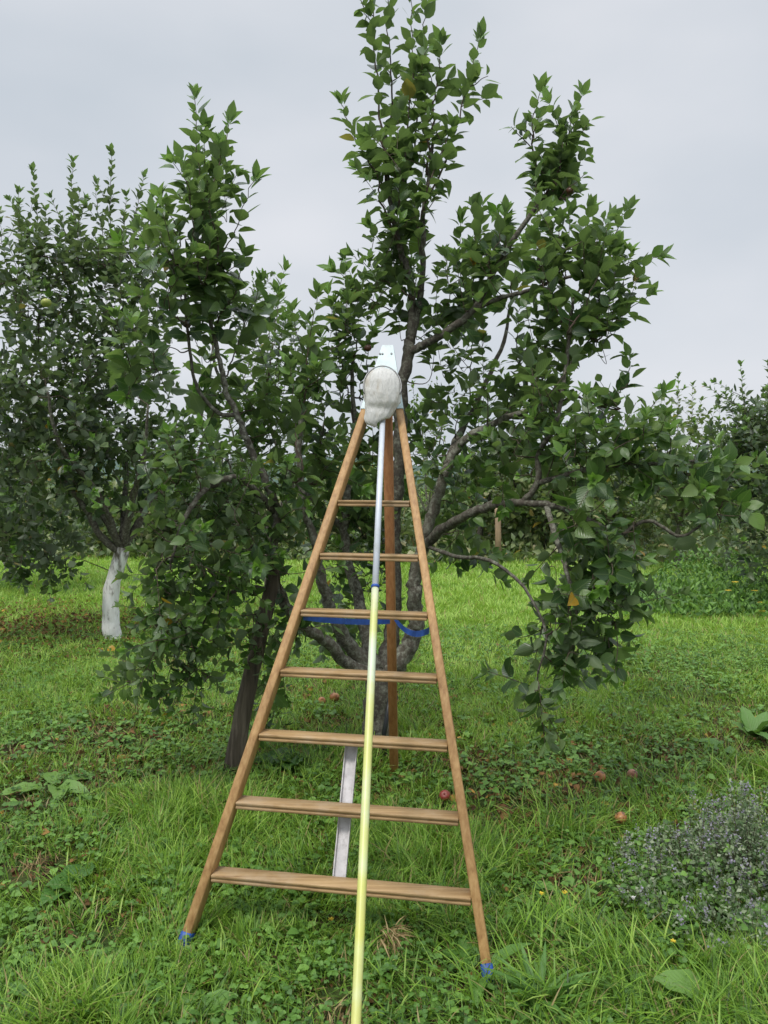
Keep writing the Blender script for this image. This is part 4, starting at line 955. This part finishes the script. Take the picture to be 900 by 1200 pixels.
# longer grass where the photograph has tall arching tufts
def tall(x, y):
    t = 0*x
    for px, py, rx, ry in ((0.62, 2.75, .55, .45), (-.95, 3.95, .5, .4), (-1.05, 2.45, .25, .25), (.25, 3.6, .5, .4), (-.6, 5.0, .8, .5), (1.2, 2.5, .5, .35), (.9, 4.0, .4, .3), (2.6, 4.5, .8, .6)):
        t = np.maximum(t, np.exp(-(((x-px)/rx)**2+((y-py)/ry)**2)))
    return t
blades('grass', 'grass', 300000, 1.7, 7.5, lambda x, y, r: (.035+.075*patch(x, y)+.06*tall(x, y))*r.uniform(.5, 1.6, len(x)), lambda x, y, r: r.uniform(.0011, .0026, len(x))*(1+y*.08), 101,
       'short green grass around the ladder', keep=gk, tintf=lambda x, y: .15+.5*patch(x, y)+.2*meadow(x, y))
blades('tall_grass', 'grass', 78000, 1.7, 6.5, lambda x, y, r: (.10+.15*r.random(len(x)))*(.55+.6*tall(x, y)), lambda x, y, r: r.uniform(.0016, .0044, len(x)), 111,
       'longer arching grass blades in loose tufts near the ladder', lean=.6, keep=lambda x, y: np.clip(tall(x, y)*.9+.30*(vnoise(x, y, 2.3, 88) > .5), 0, 1)*(1-.8*bare(x, y)), tintf=lambda x, y: .35+.5*patch(x, y),
       stations=((0, .8), (.25, 1.0), (.5, .9), (.75, .6), (1, 0)), curl=(.4, 1.1), cat='tall grass')
blades('meadow_grass', 'grass', 250000, 4.1, 26, lambda x, y, r: (.05+.07*patch(x, y)*r.random(len(x)))*(1+.04*y), lambda x, y, r: r.uniform(.0026, .0055, len(x))*(y/8), 121,
       'bright green meadow grass beyond the tree', keep=lambda x, y: np.clip(.5+patch(x, y), 0, 1)*(1-.9*shade_mask(x, y))*(1-.8*bare(x, y))*np.clip((y-3.6)/2.6+(vnoise(x, y, 1.7, 91)-.5), .1, 1), tintf=lambda x, y: .42+.7*patch(x, y), stations=((0, 1.0), (.5, .8), (1, 0)), pw=.5, cat='meadow grass')
blades('dry_grass', 'dry', 66000, 1.7, 11, lambda x, y, r: r.uniform(.03, .11, len(x)), lambda x, y, r: r.uniform(.0012, .0024, len(x))*(1+y*.08), 131,
       'flattened tan dead grass between the green', lean=1.6, keep=lambda x, y: np.clip((.50-patch(x, y))*3.0+bare(x, y), .12, 1), cat='dry grass')
def clover():
    r = np.random.default_rng(141); n = 72000; x, y = spots(n, 1.7, 9.5, r)
    dm = vnoise(x, y, .9, 51)*.6+vnoise(x, y, 3.5, 52)*.4; k = r.random(n) < np.clip((dm-.42)*4.5, .08, 1)*np.where((y > 3.9) & (y < 6.5), .5, 1)*(1-.9*tall(x, y)*.8)*(1-.8*bare(x, y))*(1-.7*shade_mask(x, y)); x, y = x[k], y[k]; n = len(x)
    z = gz(x, y)+r.uniform(.012, .07, n)*(.6+.8*vnoise(x, y, 5, 53)); sz = r.uniform(.006, .015, n)*(1+.05*y); a0 = r.uniform(0, 2*PI, n); g = Geo(); t = rand_tint(n, 0, r); t[:, 0] = np.clip(.2+.6*vnoise(x, y, 2.2, 54)+r.normal(0, .18, n), 0, 1)
    up = nrm(np.stack([r.normal(0, .35, n), r.normal(0, .35, n), np.ones(n)], 1))
    for k in range(3):
        a = a0+k*2*PI/3; Dd = np.stack([np.cos(a), np.sin(a), r.normal(.1, .25, n)], 1)
        leaves(g, np.stack([x, y, z], 1), Dd, up, sz*1.35, sz*.62, t, curl=.2, fold=.3, stations=OVAL5, pet=0)
    tag(g.build('clover', M['clover']), 'low clover and small round leaved weeds in the grass', 'clover', kind='stuff')
clover()
def weeds_small():
    r = np.random.default_rng(151); n = 12500; x, y = spots(n, 1.7, 9, r); k = r.random(n) < np.clip((vnoise(x, y, 1.6, 61)-.4)*3, .08, 1); x, y = x[k], y[k]; n = len(x); g = Geo(); a = r.uniform(0, 2*PI, n)
    for j in range(4):
        b = a+j*PI/2+r.normal(0, .3, n); L_ = r.uniform(.025, .065, n)
        leaves(g, np.stack([x, y, gz(x, y)+r.uniform(.02, .06, n)], 1), np.stack([np.cos(b), np.sin(b), r.uniform(.0, .7, n)], 1), np.tile([0, 0, 1.0], (n, 1))+r.normal(0, .25, (n, 3)), L_, L_*r.uniform(.2, .4, n), rand_tint(n, .15*r.random(n), r), curl=.4, fold=.3, stations=OVAL5, pet=.1)
    tag(g.build('broadleaf_weeds', M['clover']), 'small broadleaf weeds scattered through the grass', 'weeds', kind='stuff')
weeds_small()
def litter():
    r = np.random.default_rng(161); n = 12000
    x = np.concatenate([r.normal(-4.3, 1.7, 5000), r.normal(.2, 1.6, 5500), r.uniform(-3, 3, 1500)]); y = np.concatenate([r.normal(9.6, 1.2, 5000), r.normal(4.7, 1.1, 5500), r.uniform(2, 6, 1500)])
    k = y > 1.8; x, y = x[k], y[k]; n = len(x); g = Geo(); a = r.uniform(0, 2*PI, n)
    leaves(g, np.stack([x, y, gz(x, y)+r.uniform(.004, .03, n)], 1), np.stack([np.cos(a), np.sin(a), r.normal(0, .3, n)], 1), np.tile([0, 0, 1.0], (n, 1))+r.normal(0, .4, (n, 3)), r.uniform(.03, .075, n), r.uniform(.01, .022, n), rand_tint(n, 0, r), curl=.5, fold=.4, stations=OVAL5, pet=0)
    tag(g.build('leaf_litter', M['litter']), 'brown fallen leaves on the bare earth under the trees', 'leaf litter', kind='stuff')
litter()
from bpy_extras.object_utils import world_to_camera_view as w2c
bpy.context.view_layer.update()
sc.render.resolution_x, sc.render.resolution_y = 768, 1024
for q in ((100, 200, 5), (800, 1100, 3)):
    c = w2c(sc, cam, W(*q)); assert abs(c.x*900-q[0]) < 2 and abs((1-c.y)*1200-q[1]) < 2, (q, c.x*900, (1-c.y)*1200)
